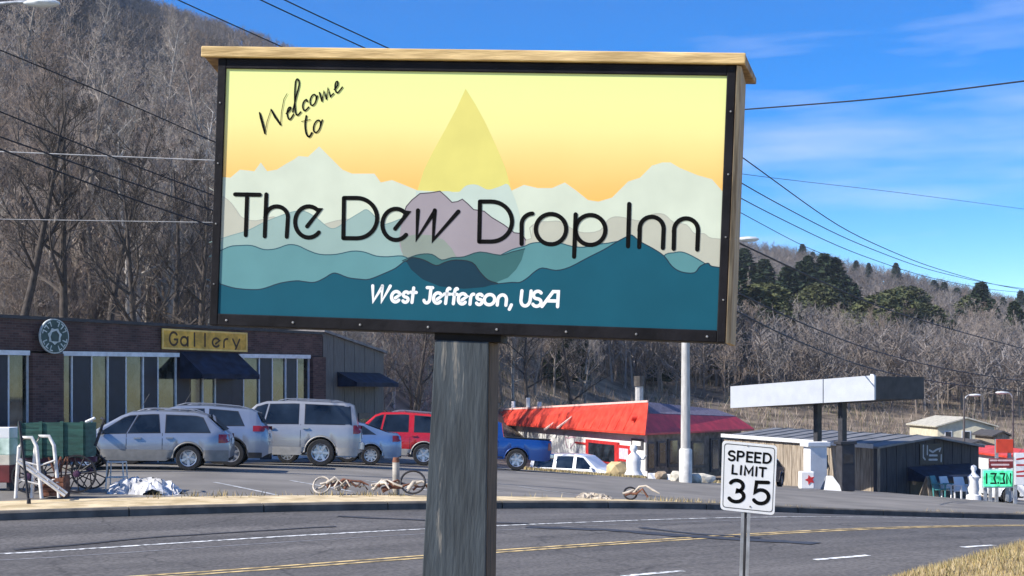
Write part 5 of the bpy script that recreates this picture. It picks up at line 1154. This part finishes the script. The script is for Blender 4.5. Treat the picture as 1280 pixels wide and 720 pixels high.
for z0, z1, m_ in ((0.08, .42, mat('box_red', (.13, .02, .02), .7, .3, 4)), (.421, .62, mat('box_cream', (.58, .52, .42), .7, .2, 4)), (.621, .95, mat('box_green', (.35, .55, .40), .7, .4, 3, c2=(.6, .68, .6))), (.951, 1.16, wallw)): bevel(MB().box(-.45, .27, -.3, .3, z0 + .07, z1 + .07).build('panel', m_, bxr), .01)
for x in (-.4, .22): MB().box(x - .03, x + .03, -.25, .25, 0, .149).build('foot', iron, bxr)
for i, (px, lab) in enumerate(((62, 'rusty crate of brown iron scrap between the ladder and cart wheel'),)):
    r_ = thing('scrap_crate', lab, 'crate', atv(px + 8, 25.4)); rust = mat('rust', (.17, .07, .04), .85, .4, 8, .3)
    for k in range(4): MB().box(-.2, .2, -.2 + .001, -.18, .03 + .09 * k, .10 + .09 * k).build('slat', rust, r_); MB().box(-.2, .2, .18, .199, .03 + .09 * k, .10 + .09 * k).build('slat', rust, r_)
    for s in (-.2, .18): MB().box(s, s + .02, -.179, .179, .0, .4).build('end_board', rust, r_)
    for k in range(5): MB().tube([(random.uniform(-.15, .15), random.uniform(-.12, .12), .1), (random.uniform(-.2, .2), random.uniform(-.15, .15), .75)], .018, 5).build('iron_rod', rust, r_)
st_ = thing('plant_stand', 'thin white metal plant stand right of the cart wheel', 'stand', atv(146, 27.2))
for x in (-.18, .18):
    for y in (-.15, .15): MB().tube([(x, y, 0), (x * .85, y * .85, .55)], .014, 5).build('leg', wtub, st_)
for z in (.25, .55): MB().tube([(-.16, -.13, z), (.16, -.13, z), (.16, .13, z), (-.16, .13, z), (-.16, -.13, z)], .012, 5).build('shelf_ring', wtub, st_)
def heap(name, label, cat, px, d, w_, dpt, h_, m, seed, n=26):
    rs_ = np.random.default_rng(seed); b = MB(); vs = []; nx, ny = 44, 20
    ph = rs_.uniform(0, 6.28, (9, 2)); fq = rs_.uniform(2, 11, (9, 2)); am = rs_.uniform(.05, .22, 9)
    for j in range(ny):
        for i in range(nx):
            u, v = i / (nx - 1) * 2 - 1, j / (ny - 1) * 2 - 1
            edge = 1 - .25 * math.sin(4 * math.atan2(v, u) + seed) - math.hypot(u, v); e = min(1, max(0, edge * 1.6)) ** .7
            f_ = .45 + sum(am[k] * abs(math.sin(fq[k, 0] * u + fq[k, 1] * v * .6 + ph[k, 0])) for k in range(9)) - .25 * u
            vs.append((u * w_ + .02 * rs_.normal(), v * dpt + .015 * rs_.normal(), h_ * e * f_ - .03))
    b.add(vs, [(j * nx + i, j * nx + i + 1, (j + 1) * nx + i + 1, (j + 1) * nx + i) for j in range(ny - 1) for i in range(nx - 1)])
    o = b.build(name, m, None, 40); o.location = atv(px, d); return tag(o, label, cat)
heap('crumpled_tarp', 'crumpled white tarp heaped on the lot right of the green cart', 'tarp', 182, 26.6, .68, .34, .22, mat('tarp_white', (.55, .54, .54), .7, .4, 5), 3)
# driftwood and rusty scrap
pale_w = mat('bleached_wood', (.50, .43, .34), .85, .3, 4, .3, stretch=(1, 1, 5)); rust = mat('rust', (.17, .07, .04))
def scrap(name, label, px, d, seed, w_, ring=None, ncurve=7):
    rs_ = random.Random(seed); r_ = thing(name, label, 'scrap', atv(px, d))
    for k in range(ncurve):
        x0 = rs_.uniform(-w_, w_ * .4); ang = rs_.uniform(-.5, .5); ln = rs_.uniform(.35, .8); h0 = rs_.uniform(.03, .12)
        p = [(x0 + ln * t * math.cos(ang), rs_.uniform(-.05, .05) + ln * t * math.sin(ang), h0 + .22 * math.sin(math.pi * (t * .8 + rs_.uniform(0, .2))) * rs_.uniform(.3, 1.1)) for t in (0, .25, .5, .75, 1)]
        MB().tube(p, [rs_.uniform(.02, .05) * (1 - .5 * t) for t in (0, .25, .5, .75, 1)], 7).build('bent_branch' if k % 3 else 'rusty_rod', pale_w if k % 3 else rust, r_, 60)
    if ring:
        cx, cz_, rr_, tl = ring; MB().tube([(cx + rr_ * math.cos(2 * math.pi * i / 24), tl * math.sin(2 * math.pi * i / 24) * rr_, cz_ + rr_ * .9 * math.sin(2 * math.pi * i / 24)) for i in range(25)], .022, 6).build('ring', iron if tl < .5 else pale_w, r_, 60)
scrap('driftwood_heap', 'low heap of bleached branches and rusty rods left of the short post', 422, 27.6, 5, .45, (-.32, .18, .17, .9), 9)
scrap('driftwood_tangle', 'small tangle of bleached wood and iron leaning on the short post', 478, 27.9, 9, .25, None, 7)
scrap('iron_hoop', 'black iron hoop propped upright right of the short post', 513, 27.8, 2, .15, (.05, .28, .25, .3), 3)
scrap('rusty_rings', 'rusty iron rings with pale hubs lying on the verge right of the sign post', 788, 29.8, 4, .18, (.0, .14, .14, .4), 3)
pst = thing('short_post', 'short weathered post with red top on the verge before the red SUV', 'post', atv(495, 28.2)); MB().tube([(0, 0, 0), (.0, 0, .66)], .075, 10).build('shaft', mat('post_grey', (.42, .38, .32), .85, .3, 4), pst, 50); MB().tube([(0, 0, .661), (0, 0, .76)], [.08, .06], 10).build('cap', rust, pst, 50)
heap('pale_slab', 'flat pale slab lying on the verge left of the rusty rings', 'slab', 742, 29.6, .45, .16, .10, pale_w, 8)
# stones and wheel stops near the lamp base and shop
def stone(px, py, d, r_, label, m, seed, sq=(1, 1, .8), group=None):
    bm = bmesh.new(); bmesh.ops.create_icosphere(bm, subdivisions=2, radius=r_); rs_ = random.Random(seed)
    for v in bm.verts:
        k = 1 + rs_.uniform(-.16, .16); v.co = Vector((v.co.x * k * sq[0], v.co.y * k * sq[1], v.co.z * k * sq[2]))
    me = bpy.data.meshes.new('boulder'); bm.to_mesh(me); bm.free(); me.materials.append(m); o = bpy.data.objects.new('boulder', me); col.objects.link(o)
    P = atlot(px, py, d); o.location = (P[0], P[1], P[2] + r_ * sq[2] * .6); return tag(o, label, 'stone', group)
stn = mat('stone_pale', (.55, .51, .42), .9, .25, 4, .4)
stone(846, 600, 51, .30, 'pale round stone touching the left side of the lamp base', stn, 1)
stone(868, 600, 50.5, .28, 'pale stone touching the right side of the lamp base', stn, 2)
stone(880, 600, 51.5, .32, 'broad pale stone second to the right of the lamp base', stn, 3, (1.3, 1, .7))
stone(826, 598, 53, .26, 'tan stone in front of the wheel stops left of the lamp', mat('stone_tan', (.40, .30, .2), .9, .3, 4, .4), 4)
stone(773, 590, 60, .55, 'yellowish rounded boulder at the corner of the red roofed shop', mat('stone_yellow', (.55, .42, .22), .9, .2, 4, .3), 5, (1.1, 1, .8))
for px, lab in ((820, 'white concrete wheel stop on the left before the shaded shop doors'), (841, 'white concrete wheel stop just left of the lamp base')):
    o = bevel(MB().prism([(-.14, 0), (.14, 0), (.09, .24), (-.09, .24)], 'x', -.32, .32).build('wheel_stop', wallw), .02); P = atlot(px, 594, 55.5); o.location = P; o.rotation_euler = (0, 0, -.25); tag(o, lab, 'wheel stop')
P = atlot(792, 592, 59); fg = thing('figure_statue', 'plump white statue before the corner of the red roofed shop', 'statue', P)
MB().lathe([(0, 0), (.55, 0), (.42, .12), (.30, .35), (.33, .7), (.26, .95), (.12, 1.08), (.11, 1.14), (.17, 1.24), (.15, 1.36), (.06, 1.45), (0, 1.46)], 12).build('body', wallw, fg, 60)
MB().tube([(.24, 0, .85), (.42, -.1, .82), (.50, -.1, 1.0)], .06, 8).build('arm', wallw, fg, 60)

# ------------------------------------------------------------------ grassy bank on the near side
straw = mat('straw_ground', (.27, .20, .105), .95, .3, 4, .5, detail=10, c2=(.34, .26, .14))
def bfn(s, t):
    x = B0.x + E.x * s + N.x * t; y = B0.y + E.y * s + N.y * t
    return x, y, Gnp(x, y) + bank(x, y) + .012
o = grid_obj('grass_bank', np.arange(-26, 30, .5), np.arange(-24, -6.58, .4), bfn, straw); o['kind'] = 'structure'
n = 60000
a = rng.uniform(.18, .46, n); Y = rng.uniform(5.5, 14.0, n); X = a * Y; t = road_t(X, Y); k = t < -6.75 - rng.uniform(0, .5, n) ** 2; X, Y = X[k], Y[k]
n2 = 9000; X2 = rng.uniform(-12, 3, n2); Y2_ = rng.uniform(5, 13, n2); k = road_t(X2, Y2_) < -6.8; X = np.concatenate([X, X2[k]]); Y = np.concatenate([Y, Y2_[k]])
def blades(name, X, Y, Z, h0, h1, wd, mats_, lean=.7):
    n = len(X); ang = rng.uniform(0, 2 * math.pi, n); h = rng.uniform(h0, h1, n); ln = rng.uniform(0, lean, n) * h; la = rng.uniform(0, 2 * math.pi, n)
    dx, dy = np.cos(ang) * wd / 2, np.sin(ang) * wd / 2
    v = np.stack([np.stack([X - dx, Y - dy, Z], -1), np.stack([X + dx, Y + dy, Z], -1), np.stack([X + ln * np.cos(la), Y + ln * np.sin(la), Z + h], -1)], 1).reshape(-1, 3)
    me = bpy.data.meshes.new(name); me.from_pydata(v.tolist(), [], np.arange(3 * n).reshape(-1, 3).tolist())
    for m in mats_: me.materials.append(m)
    me.polygons.foreach_set('material_index', rng.integers(0, len(mats_), n).astype(np.int32))
    o = bpy.data.objects.new(name, me); col.objects.link(o); return o
gms = [mat('straw_a', (.40, .31, .16), .9, .15, 3), mat('straw_b', (.40, .29, .12), .9, .15, 3), mat('straw_c', (.47, .38, .22), .9, .15, 3), mat('straw_d', (.26, .22, .09), .9, .15, 3)]
tag(blades('dry_grass', X, Y, Gnp(X, Y) + bank(X, Y) + .005, .02, .075, .008, gms), 'short dry straw coloured grass on the near roadside bank', 'grass', kind='stuff')
S_ = rng.uniform(-26, 44, 5000); t_ = 8.35 + rng.normal(0, .2, 5000); Xv = B0.x + E.x * S_ + N.x * t_; Yv = B0.y + E.y * S_ + N.y * t_
k = np.sin(S_ * 1.7) + np.sin(S_ * .61 + 2) + rng.normal(0, .5, 5000) > .6
tag(blades('verge_weeds', Xv[k], Yv[k], Gnp(Xv[k], Yv[k]) + .13, .05, .16, .02, gms), 'thin dead weeds along the lot side of the verge', 'weeds', kind='stuff')
# rough berm of dead grass beyond the lot, before the red shop
nb3 = 9000; px = rng.uniform(655, 905, nb3); d = rng.uniform(55.5, 61, nb3); Xv = (px - HX) / F * d; 
tag(blades('berm_grass', Xv, d, Gnp(Xv, d) + .12, .03, .16, .05, gms), 'rough dead grass along the back edge of the lot by the red shop', 'grass', kind='stuff')

# ------------------------------------------------------------------ trees
def hit(px, py, d0=55., d1=720.):
    d = d0; 
    while d < d1:
        p = pt(px, py, d)
        if p.z <= T(p.x, p.y): return p, d
        d *= 1.012
    return None, None
dark_bark = mat('bark_blackish', (.075, .06, .05), .95, .3, 5, .3)
bark = [mat('bark_grey', (.25, .215, .185), .95, .3, 5, .3), mat('bark_brown', (.165, .13, .105), .95, .3, 5, .3), mat('bark_pale', (.36, .33, .30), .95, .25, 4, .3)]
twig = [mat('twig_grey', (.36, .30, .255), .95, .25, 2), mat('twig_brown', (.28, .215, .17), .95, .25, 2), mat('twig_pale', (.34, .295, .25), .95, .25, 2)]
def tree_mesh(seed, h, wide=.36, first=.28, n1=13, fork=False):
    rs = random.Random(seed); tr = MB(); cw = MB()
    p = Vector((0, 0, -.4)); path = [p.copy()]; rad = [h * .016]; d = Vector((rs.uniform(-.08, .08), rs.uniform(-.08, .08), 1)).normalized()
    for i in range(9):
        d = (d + Vector((rs.uniform(-.09, .09), rs.uniform(-.09, .09), .06))).normalized(); p = p + d * (h * .9 / 9); path.append(p.copy()); rad.append(h * .016 * (1 - .92 * (i + 1) / 9) + .012)
    tr.tube(path, rad, 7, False)
    def branch(p0, dr, ln, r0, lvl, mb):
        seg = 4 if lvl == 1 else 3; P = [p0.copy()]; rr_ = [r0]; d = dr.copy()
        for i in range(seg):
            d = (d + Vector((rs.uniform(-.25, .25), rs.uniform(-.25, .25), rs.uniform(-.02, .30)))).normalized(); P.append(P[-1] + d * ln / seg); rr_.append(max(.007, r0 * (1 - .8 * (i + 1) / seg)))
        mb.tube(P, rr_, 5 if lvl == 1 else 3, False)
        if lvl >= 4: return
        nb = {1: 7, 2: 5, 3: 4}[lvl]
        for k in range(nb):
            t = rs.uniform(.22, 1.0); i = min(seg - 1, int(t * seg)); q = P[i].lerp(P[i + 1], t * seg - i); ax = (P[i + 1] - P[i]).normalized()
            rv = Vector((rs.gauss(0, 1), rs.gauss(0, 1), rs.gauss(.25, .8))).normalized(); nd = (ax * .75 + rv * .75).normalized()
            branch(q, nd, ln * rs.uniform(.38, .62) * (1.15 - .5 * t), max(.008, r0 * .5 * (1 - .5 * t)), lvl + 1, cw)
    for k in range(n1):
        t = first + (1 - first) * (k + rs.random()) / n1; i = min(8, int(t * 9)); q = path[i].lerp(path[i + 1], t * 9 - i)
        a = k * 2.4 + rs.uniform(-.5, .5); up = .35 + .75 * t
        branch(q, Vector((math.cos(a), math.sin(a), up)).normalized(), h * wide * (1.1 - .72 * t) * rs.uniform(.8, 1.15), rad[i] * .55, 1, tr)
    return tr, cw
TREES = []
for i, (h, wide, first, n1) in enumerate(((14, .30, .35, 14), (12, .36, .22, 13), (16, .26, .42, 14), (10, .42, .18, 13), (13, .33, .3, 15), (7, .5, .10, 12))):
    tr, cw = tree_mesh(40 + i, h, wide, first, n1)
    for c in range(3): pass
    TREES.append((h, [tr.mesh('trunk', bark[c], 60) for c in range(3)], [cw.mesh('crown', twig[c]) for c in range(3)]))
def plant_tree(P, kind, c, sc_, rz, label, group):
    h, tm, cm = TREES[kind]; label = ('grey barked ', 'dark brown barked ', 'pale barked ')[c] + label; group = group + (', grey', ', dark brown', ', pale')[c]
    r_ = thing('bare_bush' if 'bush' in label else 'bare_tree', label, 'bush' if 'bush' in label else 'tree', P, rz, group); r_.scale = (sc_, sc_, sc_ * random.uniform(.92, 1.12))
    for nm, me in (('trunk', tm[c]), ('crown', cm[c])):
        o = bpy.data.objects.new(nm, me); col.objects.link(o); o.parent = r_
rt = random.Random(21)
def wood(count, boxpx, label, group, kinds=(0, 1, 2, 3, 4), cols=(0, 0, 1, 2), smin=.8, smax=1.15, dmin=56):
    k = 0; tries = 0
    while k < count and tries < count * 6:
        tries += 1
        px = rt.uniform(boxpx[0], boxpx[2]); py = rt.uniform(boxpx[1], boxpx[3]); p, d = hit(px, py, dmin)
        if p is None or d < dmin * 1.02: continue
        plant_tree((p.x, p.y, T(p.x, p.y)), rt.choice(kinds), rt.choice(cols), rt.uniform(smin, smax), rt.uniform(0, 6.28), label, group); k += 1
wood(120, (-70, 120, 330, 455), 'leafless tree on the steep wooded slope behind the brick store', 'bare trees on the slope behind the store', cols=(0, 1, 1, 0, 2), dmin=66)
TREES_DARK = {}
def dark_tree(px, d, kind, sc_, label):
    P = pt(px, 400, d); h, tm, cm = TREES[kind]
    if kind not in TREES_DARK:
        pair = []
        for me in (tm[1], cm[1]):
            q = me.copy(); q.materials.clear(); q.materials.append(dark_bark); pair.append(q)
        TREES_DARK[kind] = pair
    r_ = thing('bare_tree', label, 'tree', (P.x, P.y, T(P.x, P.y)), px, 'tall dark trees right behind the brick store'); r_.scale = (sc_,) * 3
    for nm, me in zip(('trunk', 'crown'), TREES_DARK[kind]):
        o = bpy.data.objects.new(nm, me); col.objects.link(o); o.parent = r_
for px, d, k_, s_, lab in ((14, 66, 2, 1.1, 'tall blackish tree at the far left end of the store roof'), (78, 68, 0, 1.25, 'tall blackish tree rising right of the round emblem'), (128, 72, 2, 1.05, 'blackish tree left of the yellow shop sign'),
        (176, 66, 4, 1.1, 'blackish tree rising behind the left end of the yellow shop sign'), (212, 70, 1, 1.2, 'leaning blackish tree above the yellow shop sign'), (248, 67, 0, 1.0, 'blackish tree beside the left edge of the big sign'), (512, 70, 3, .9, 'blackish low tree in the gap left of the sign post'), (660, 118, 1, 1.0, 'blackish tree behind the left half of the red roof'), (716, 122, 3, 1.1, 'blackish tree behind the middle of the red roof')):
    dark_tree(px, d, k_, s_, lab)
wood(26, (-60, 400, 300, 470), 'leafless bush low on the wooded slope behind the brick store', 'bare bushes behind the store', kinds=(5,), cols=(1, 0), dmin=64)
wood(12, (-60, 440, 290, 470), 'leafless tree close behind the flat roof of the brick store', 'bare trees close behind the store', cols=(2, 0, 0, 1), kinds=(0, 2, 4), dmin=64)
wood(26, (405, 440, 530, 530), 'leafless tree in the gap between the store wing and the sign post', 'bare trees beside the store wing', kinds=(5, 3), smin=.6, smax=.9, dmin=66)
wood(24, (390, 430, 640, 468), 'leafless tree farther up the slope between the store wing and the post', 'bare trees up the slope beside the store wing', kinds=(0, 1, 3, 4), dmin=135)
wood(46, (560, 440, 915, 508), 'leafless tree behind the red roofed shop', 'bare trees behind the red shop', kinds=(1, 3, 5, 4), smin=.7, smax=1.05, dmin=112)
wood(36, (905, 455, 1310, 512), 'leafless bush along the foot of the slope behind the canopy', 'bare bushes on the right slope', kinds=(5, 5, 3), cols=(0, 1, 1), smin=.6, smax=1.1, dmin=100)
wood(55, (905, 400, 1310, 500), 'leafless tree on the lower slope behind the canopy and barn store', 'bare trees on the right slope', kinds=(0, 1, 3, 4, 5), smin=.7, smax=1.05, dmin=113)
# brush on the slope foot
nq = 34000; aq = rng.uniform(-.16, .46, nq); Yq = 96 + 110 * rng.uniform(0, 1, nq) ** 1.3; Xq = aq * Yq; kq = (Yq > np.interp(aq, [-.16, -.05, .02, .46], [66, 100, 104, 100]))
kq &= np.sin(Xq * .5) + np.sin(Yq * .4 + Xq * .2) + rng.normal(0, .8, nq) > -.6
tag(blades('slope_brush', Xq[kq], Yq[kq], terrain(Xq[kq], Yq[kq]) - .05, .35, 1.7, .07, [twig[0], twig[1], mat('brush_tan', (.22, .17, .12), .95, .2, 2), mat('brush_olive', (.12, .12, .05), .95, .2, 2)], .9), 'tangled dead brush along the foot of the wooded slopes', 'brush', kind='stuff')
# evergreens
def ever_mesh(seed, h, w_, tris=1500, conif=True):
    rs = np.random.default_rng(seed); n = tris * 3
    t = rs.uniform(.12, 1, n) ** .85; prof = (1 - t) ** .75 * 1.0 + .05 if conif else np.sqrt(np.clip(1 - (2 * t - 1.05) ** 2, .02, 1))
    ang = rs.uniform(0, 2 * math.pi, n); lob = 1 + .28 * np.sin(ang * 3 + t * 14 + seed) + .18 * np.sin(ang * 7 + t * 31)
    r = w_ * prof * lob * rs.uniform(.35, 1.0, n) ** .6
    c = np.stack([r * np.cos(ang), r * np.sin(ang), t * h - .12 * r], -1); s_ = h * .024
    v = (c[:, None, :] + rs.normal(0, 1, (n, 3, 3)) * s_ * np.array([1, 1, .6])).reshape(-1, 3)
    me = bpy.data.meshes.new('crown'); me.from_pydata(v.tolist(), [], np.arange(3 * n).reshape(-1, 3).tolist()); return me
EV = []
for i in range(3):
    me = ever_mesh(i, 12, 3.0 + .5 * i, 2200, i != 2); me.materials.append(mat('needles_%d' % i, ((.030, .050, .022), (.040, .060, .026), (.085, .095, .035))[i], .8, .35, .8)); EV.append(me)
evt = MB().tube([(0, 0, -.5), (0, 0, 6), (0, 0, 11)], [.22, .15, .04], 6).mesh('trunk', bark[1])
def evergreen(px, py, k, sc_, label, group):
    p, d = hit(px, py, 113)
    if p is None: return
    r_ = thing('evergreen_tree', label, 'tree', (p.x, p.y, T(p.x, p.y)), rt.uniform(0, 6), group); sc_ *= 1.4; r_.scale = (sc_ * rt.uniform(1.0, 1.4), sc_ * rt.uniform(1.0, 1.4), sc_ * rt.uniform(.8, 1.05))
    for nm, me in (('trunk', evt), ('crown', EV[k])): o = bpy.data.objects.new(nm, me); col.objects.link(o); o.parent = r_
for px, py, s in ((930, 400, .9), (945, 385, .8), (955, 405, .9), (938, 425, .9), (925, 440, .9), (950, 432, .8), (918, 455, .8), (884, 478, .7), (895, 470, .7), (936, 450, .7)): evergreen(px, py, rt.choice((0, 1)), s, 'dark evergreen in the clump close to the right edge of the big sign', 'evergreens by the sign edge')
for px, py, s in ((992, 420, .9), (1003, 414, 1.), (1018, 420, 1.0), (1030, 424, 1.05), (1044, 426, 1.05), (1056, 428, 1.), (1062, 436, .8), (1010, 428, 1.), (1036, 432, 1.), (985, 430, .9)): evergreen(px, py, rt.choice((0, 1)), s, 'dark evergreen in the clump on the hillside above the canopy', 'evergreens above the canopy')
for px, py, s in ((1080, 458, .8), (1098, 462, .9), (1118, 456, .8)): evergreen(px, py, 2, s, 'yellowish green bushy tree on the slope above the dark canopy end', 'yellow green trees above the canopy end')
for px, py, s in ((1226, 438, .95), (1240, 442, .8), (1200, 446, .6), (1150, 450, .6)): evergreen(px, py, 0, s, 'dark evergreen standing alone among bare trees on the far right slope', 'single evergreens on the right slope')
for i in range(30):
    evergreen(rt.uniform(925, 1290), rt.uniform(395, 478), rt.choice((0, 1, 1, 2)), rt.uniform(.5, .85), 'small evergreen scattered among the bare trees low on the right slope', 'small evergreens on the right slope')
for i in range(5):
    evergreen(rt.uniform(640, 900), rt.uniform(470, 500), rt.choice((0, 1)), rt.uniform(.25, .4), 'small evergreen bush behind the red roofed shop', 'evergreen bushes behind the red shop')
# far wood: one mass of bare crowns on the mountain
protos = []
for s in range(6):
    r_ = np.random.default_rng(100 + s); tri = []
    def blade(p, q, w_):
        p, q = np.array(p), np.array(q); dv = q - p; sd = np.cross(dv, r_.normal(0, 1, 3)); sd = sd / (np.linalg.norm(sd) + 1e-9) * w_; tri.extend([p - sd, p + sd, q])
    H = 9.5; blade((0, 0, -1), (r_.normal(0, .5), r_.normal(0, .5), H * .85), .17)
    for k in range(36):
        t = r_.uniform(.22, .82); aa = r_.uniform(0, 6.28); ln = H * .36 * (1.15 - .7 * t); p = np.array([r_.normal(0, .15), r_.normal(0, .15), H * t]); q = p + np.array([math.cos(aa) * ln * .75, math.sin(aa) * ln * .75, ln * r_.uniform(.3, 1.)]); blade(p, q, .07)
        for m_ in range(2): u = r_.uniform(.3, .9); pp = p + (q - p) * u; blade(pp, pp + r_.normal(0, 1, 3) * ln * .28 + np.array([0, 0, ln * .2]), .05)
    protos.append(np.array(tri))
NF = 13000
aF = rng.uniform(-.46, .48, NF); yF = rng.uniform(0, 1, NF); lo = np.interp(aF, [-.4, -.2, -.12, .1, .48], [120, 120, 125, 150, 170]); yF = lo + (716 - lo) * yF ** .9; xF = aF * yF; zF = terrain(xF, yF)
for ci, (cname, colr) in enumerate((('far_twigs_grey', (.195, .175, .165)), ('far_twigs_brown', (.175, .145, .125)))):
    V = []
    for i in range(ci, NF, 2):
        pr = protos[i % 6]; s = rng.uniform(.7, 1.15); a_ = rng.uniform(0, 6.28); ca_, sa_ = math.cos(a_), math.sin(a_)
        V.append(np.stack([(pr[:, 0] * ca_ - pr[:, 1] * sa_) * s + xF[i], (pr[:, 0] * sa_ + pr[:, 1] * ca_) * s + yF[i], pr[:, 2] * s + zF[i]], -1))
    V = np.concatenate(V); n = len(V) // 3
    me = bpy.data.meshes.new('far_wood'); me.vertices.add(len(V)); me.vertices.foreach_set('co', V.astype(np.float32).ravel()); me.loops.add(len(V)); me.loops.foreach_set('vertex_index', np.arange(len(V), dtype=np.int32))
    me.polygons.add(n); me.polygons.foreach_set('loop_start', np.arange(0, len(V), 3, dtype=np.int32)); me.update(calc_edges=True); me.materials.append(mat(cname, colr, .95, .25, .02))
    o = bpy.data.objects.new('far_wood', me); col.objects.link(o); tag(o, ('grey', 'brownish')[ci] + ' leafless wood covering the mountain behind the town', 'wood', kind='stuff')
# scattered evergreens along the ridge
for px, py in ((938, 312), (950, 316), (1003, 330), (1016, 334), (1070, 348), (1086, 352), (1168, 376), (1180, 380), (1196, 384), (1254, 398), (1266, 400), (1276, 402), (1120, 364)):
    evergreen(px, py + 6, 0, rt.uniform(.55, .85), 'small dark evergreen standing on the skyline of the right hand ridge', 'evergreens along the ridge')

# ------------------------------------------------------------------ overhead wires
wm_ = mat('wire_black', (.012, .012, .013), .6, .2, 3); wl_ = mat('wire_pale', (.42, .40, .38), .6, .2, 3)
def wire(pts_, r_, label, m=wm_, group=None):
    P = []
    for i in range(len(pts_) - 1):
        for k in range(8): t = k / 8; P.append(tuple(pts_[i][j] + (pts_[i + 1][j] - pts_[i][j]) * t for j in range(3)))
    P.append(pts_[-1]); Q = smooth_wire(P); b = MB().tube([pt(*q) for q in Q], r_, 5); o = b.build('overhead_wire', m); tag(o, label, 'wire', group)
def smooth_wire(P):
    for _ in range(8): P = [P[0]] + [tuple((P[i - 1][j] + 2 * P[i][j] + P[i + 1][j]) / 4 for j in range(3)) for i in range(1, len(P) - 1)] + [P[-1]]
    return P
wire([(-60, 38, 36), (130, 116, 40), (330, 205, 46), (520, 290, 52)], .020, 'topmost black wire crossing the wooded slope at the left')
wire([(-60, 115, 36), (130, 193, 40), (330, 268, 46), (520, 330, 52)], .022, 'second black wire from the top crossing the wooded slope at left')
wire([(-60, 150, 36), (130, 217, 40), (330, 285, 46), (520, 342, 52)], .024, 'third black wire from the top crossing the wooded slope at left')
wire([(-60, 163, 36), (130, 237, 40), (330, 305, 46), (520, 356, 52)], .026, 'lowest black wire crossing the wooded slope at the left')
wire([(-60, 187, 48), (130, 195, 48), (330, 203, 48)], .020, 'pale nearly level cable high on the wooded slope', wl_)
wire([(-60, 273, 50), (130, 276, 50), (330, 279, 50)], .014, 'pale level cable low on the wooded slope above the store', wl_)
wire([(150, -35, 24), (222, 0, 26), (362, 63, 30), (560, 150, 36)], .013, 'black wire over the left end of the sign cap against the sky')
wire([(250, -38, 24), (325, 0, 26), (466, 65, 30), (660, 150, 36)], .014, 'left of the two close wires dropping behind the sign cap')
wire([(280, -38, 24), (355, 0, 26), (497, 66, 30), (690, 150, 36)], .014, 'right of the two close wires dropping behind the sign cap')
wire([(780, 148, 40), (930, 137, 38), (1110, 123, 34), (1330, 95, 30)], .020, 'single wire rising to the right across open sky')
wire([(820, 120, 36), (930, 198, 45), (1050, 286, 62), (1150, 330, 80), (1240, 356, 100), (1340, 372, 130)], .022, 'uppermost of the wires sweeping down the sky right of the sign')
wire([(820, 160, 36), (930, 232, 45), (1050, 296, 62), (1150, 335, 80), (1240, 356, 100), (1340, 368, 130)], .020, 'second of the wires sweeping down the sky right of the sign')
wire([(820, 185, 36), (928, 250, 45), (1050, 310, 62), (1150, 345, 80), (1240, 363, 100), (1340, 370, 130)], .018, 'third of the wires sweeping down the sky right of the sign')
wire([(820, 208, 36), (926, 266, 45), (1000, 306, 58), (1050, 326, 66)], .014, 'short faint wire lowest in the sky right of the sign')
wire([(860, 208, 90), (960, 222, 100), (1120, 240, 120), (1330, 268, 150)], .020, 'faint thin distant wire crossing the pale cloud')
wire([(905, 295, 48), (1000, 340, 56), (1100, 385, 68), (1200, 415, 84), (1340, 452, 110)], .034, 'thick dark wire starting at the lamp head above the hillside')
wire([(880, 345, 44), (980, 395, 52), (1080, 436, 64), (1180, 462, 80), (1340, 486, 110)], .030, 'upper of the two dark wires crossing low over the canopy')
wire([(880, 368, 42), (980, 420, 50), (1080, 460, 62), (1180, 480, 80), (1340, 496, 110)], .028, 'lower of the two dark wires crossing low over the canopy')

# ------------------------------------------------------------------ thin air haze
hz = bpy.data.materials.new('air'); hz.use_nodes = True; n = hz.node_tree; n.nodes.clear()
ho = n.nodes.new('ShaderNodeOutputMaterial'); pv = n.nodes.new('ShaderNodeVolumePrincipled'); pv.inputs['Color'].default_value = (.80, .87, 1, 1); pv.inputs['Density'].default_value = .00017; pv.inputs['Anisotropy'].default_value = .2
n.links.new(pv.outputs[0], ho.inputs['Volume'])
o = MB().box(-760, 760, -30, 1000, -60, 560).build('haze', hz); tag(o, 'thin bluish air over the whole valley', 'haze', kind='stuff')
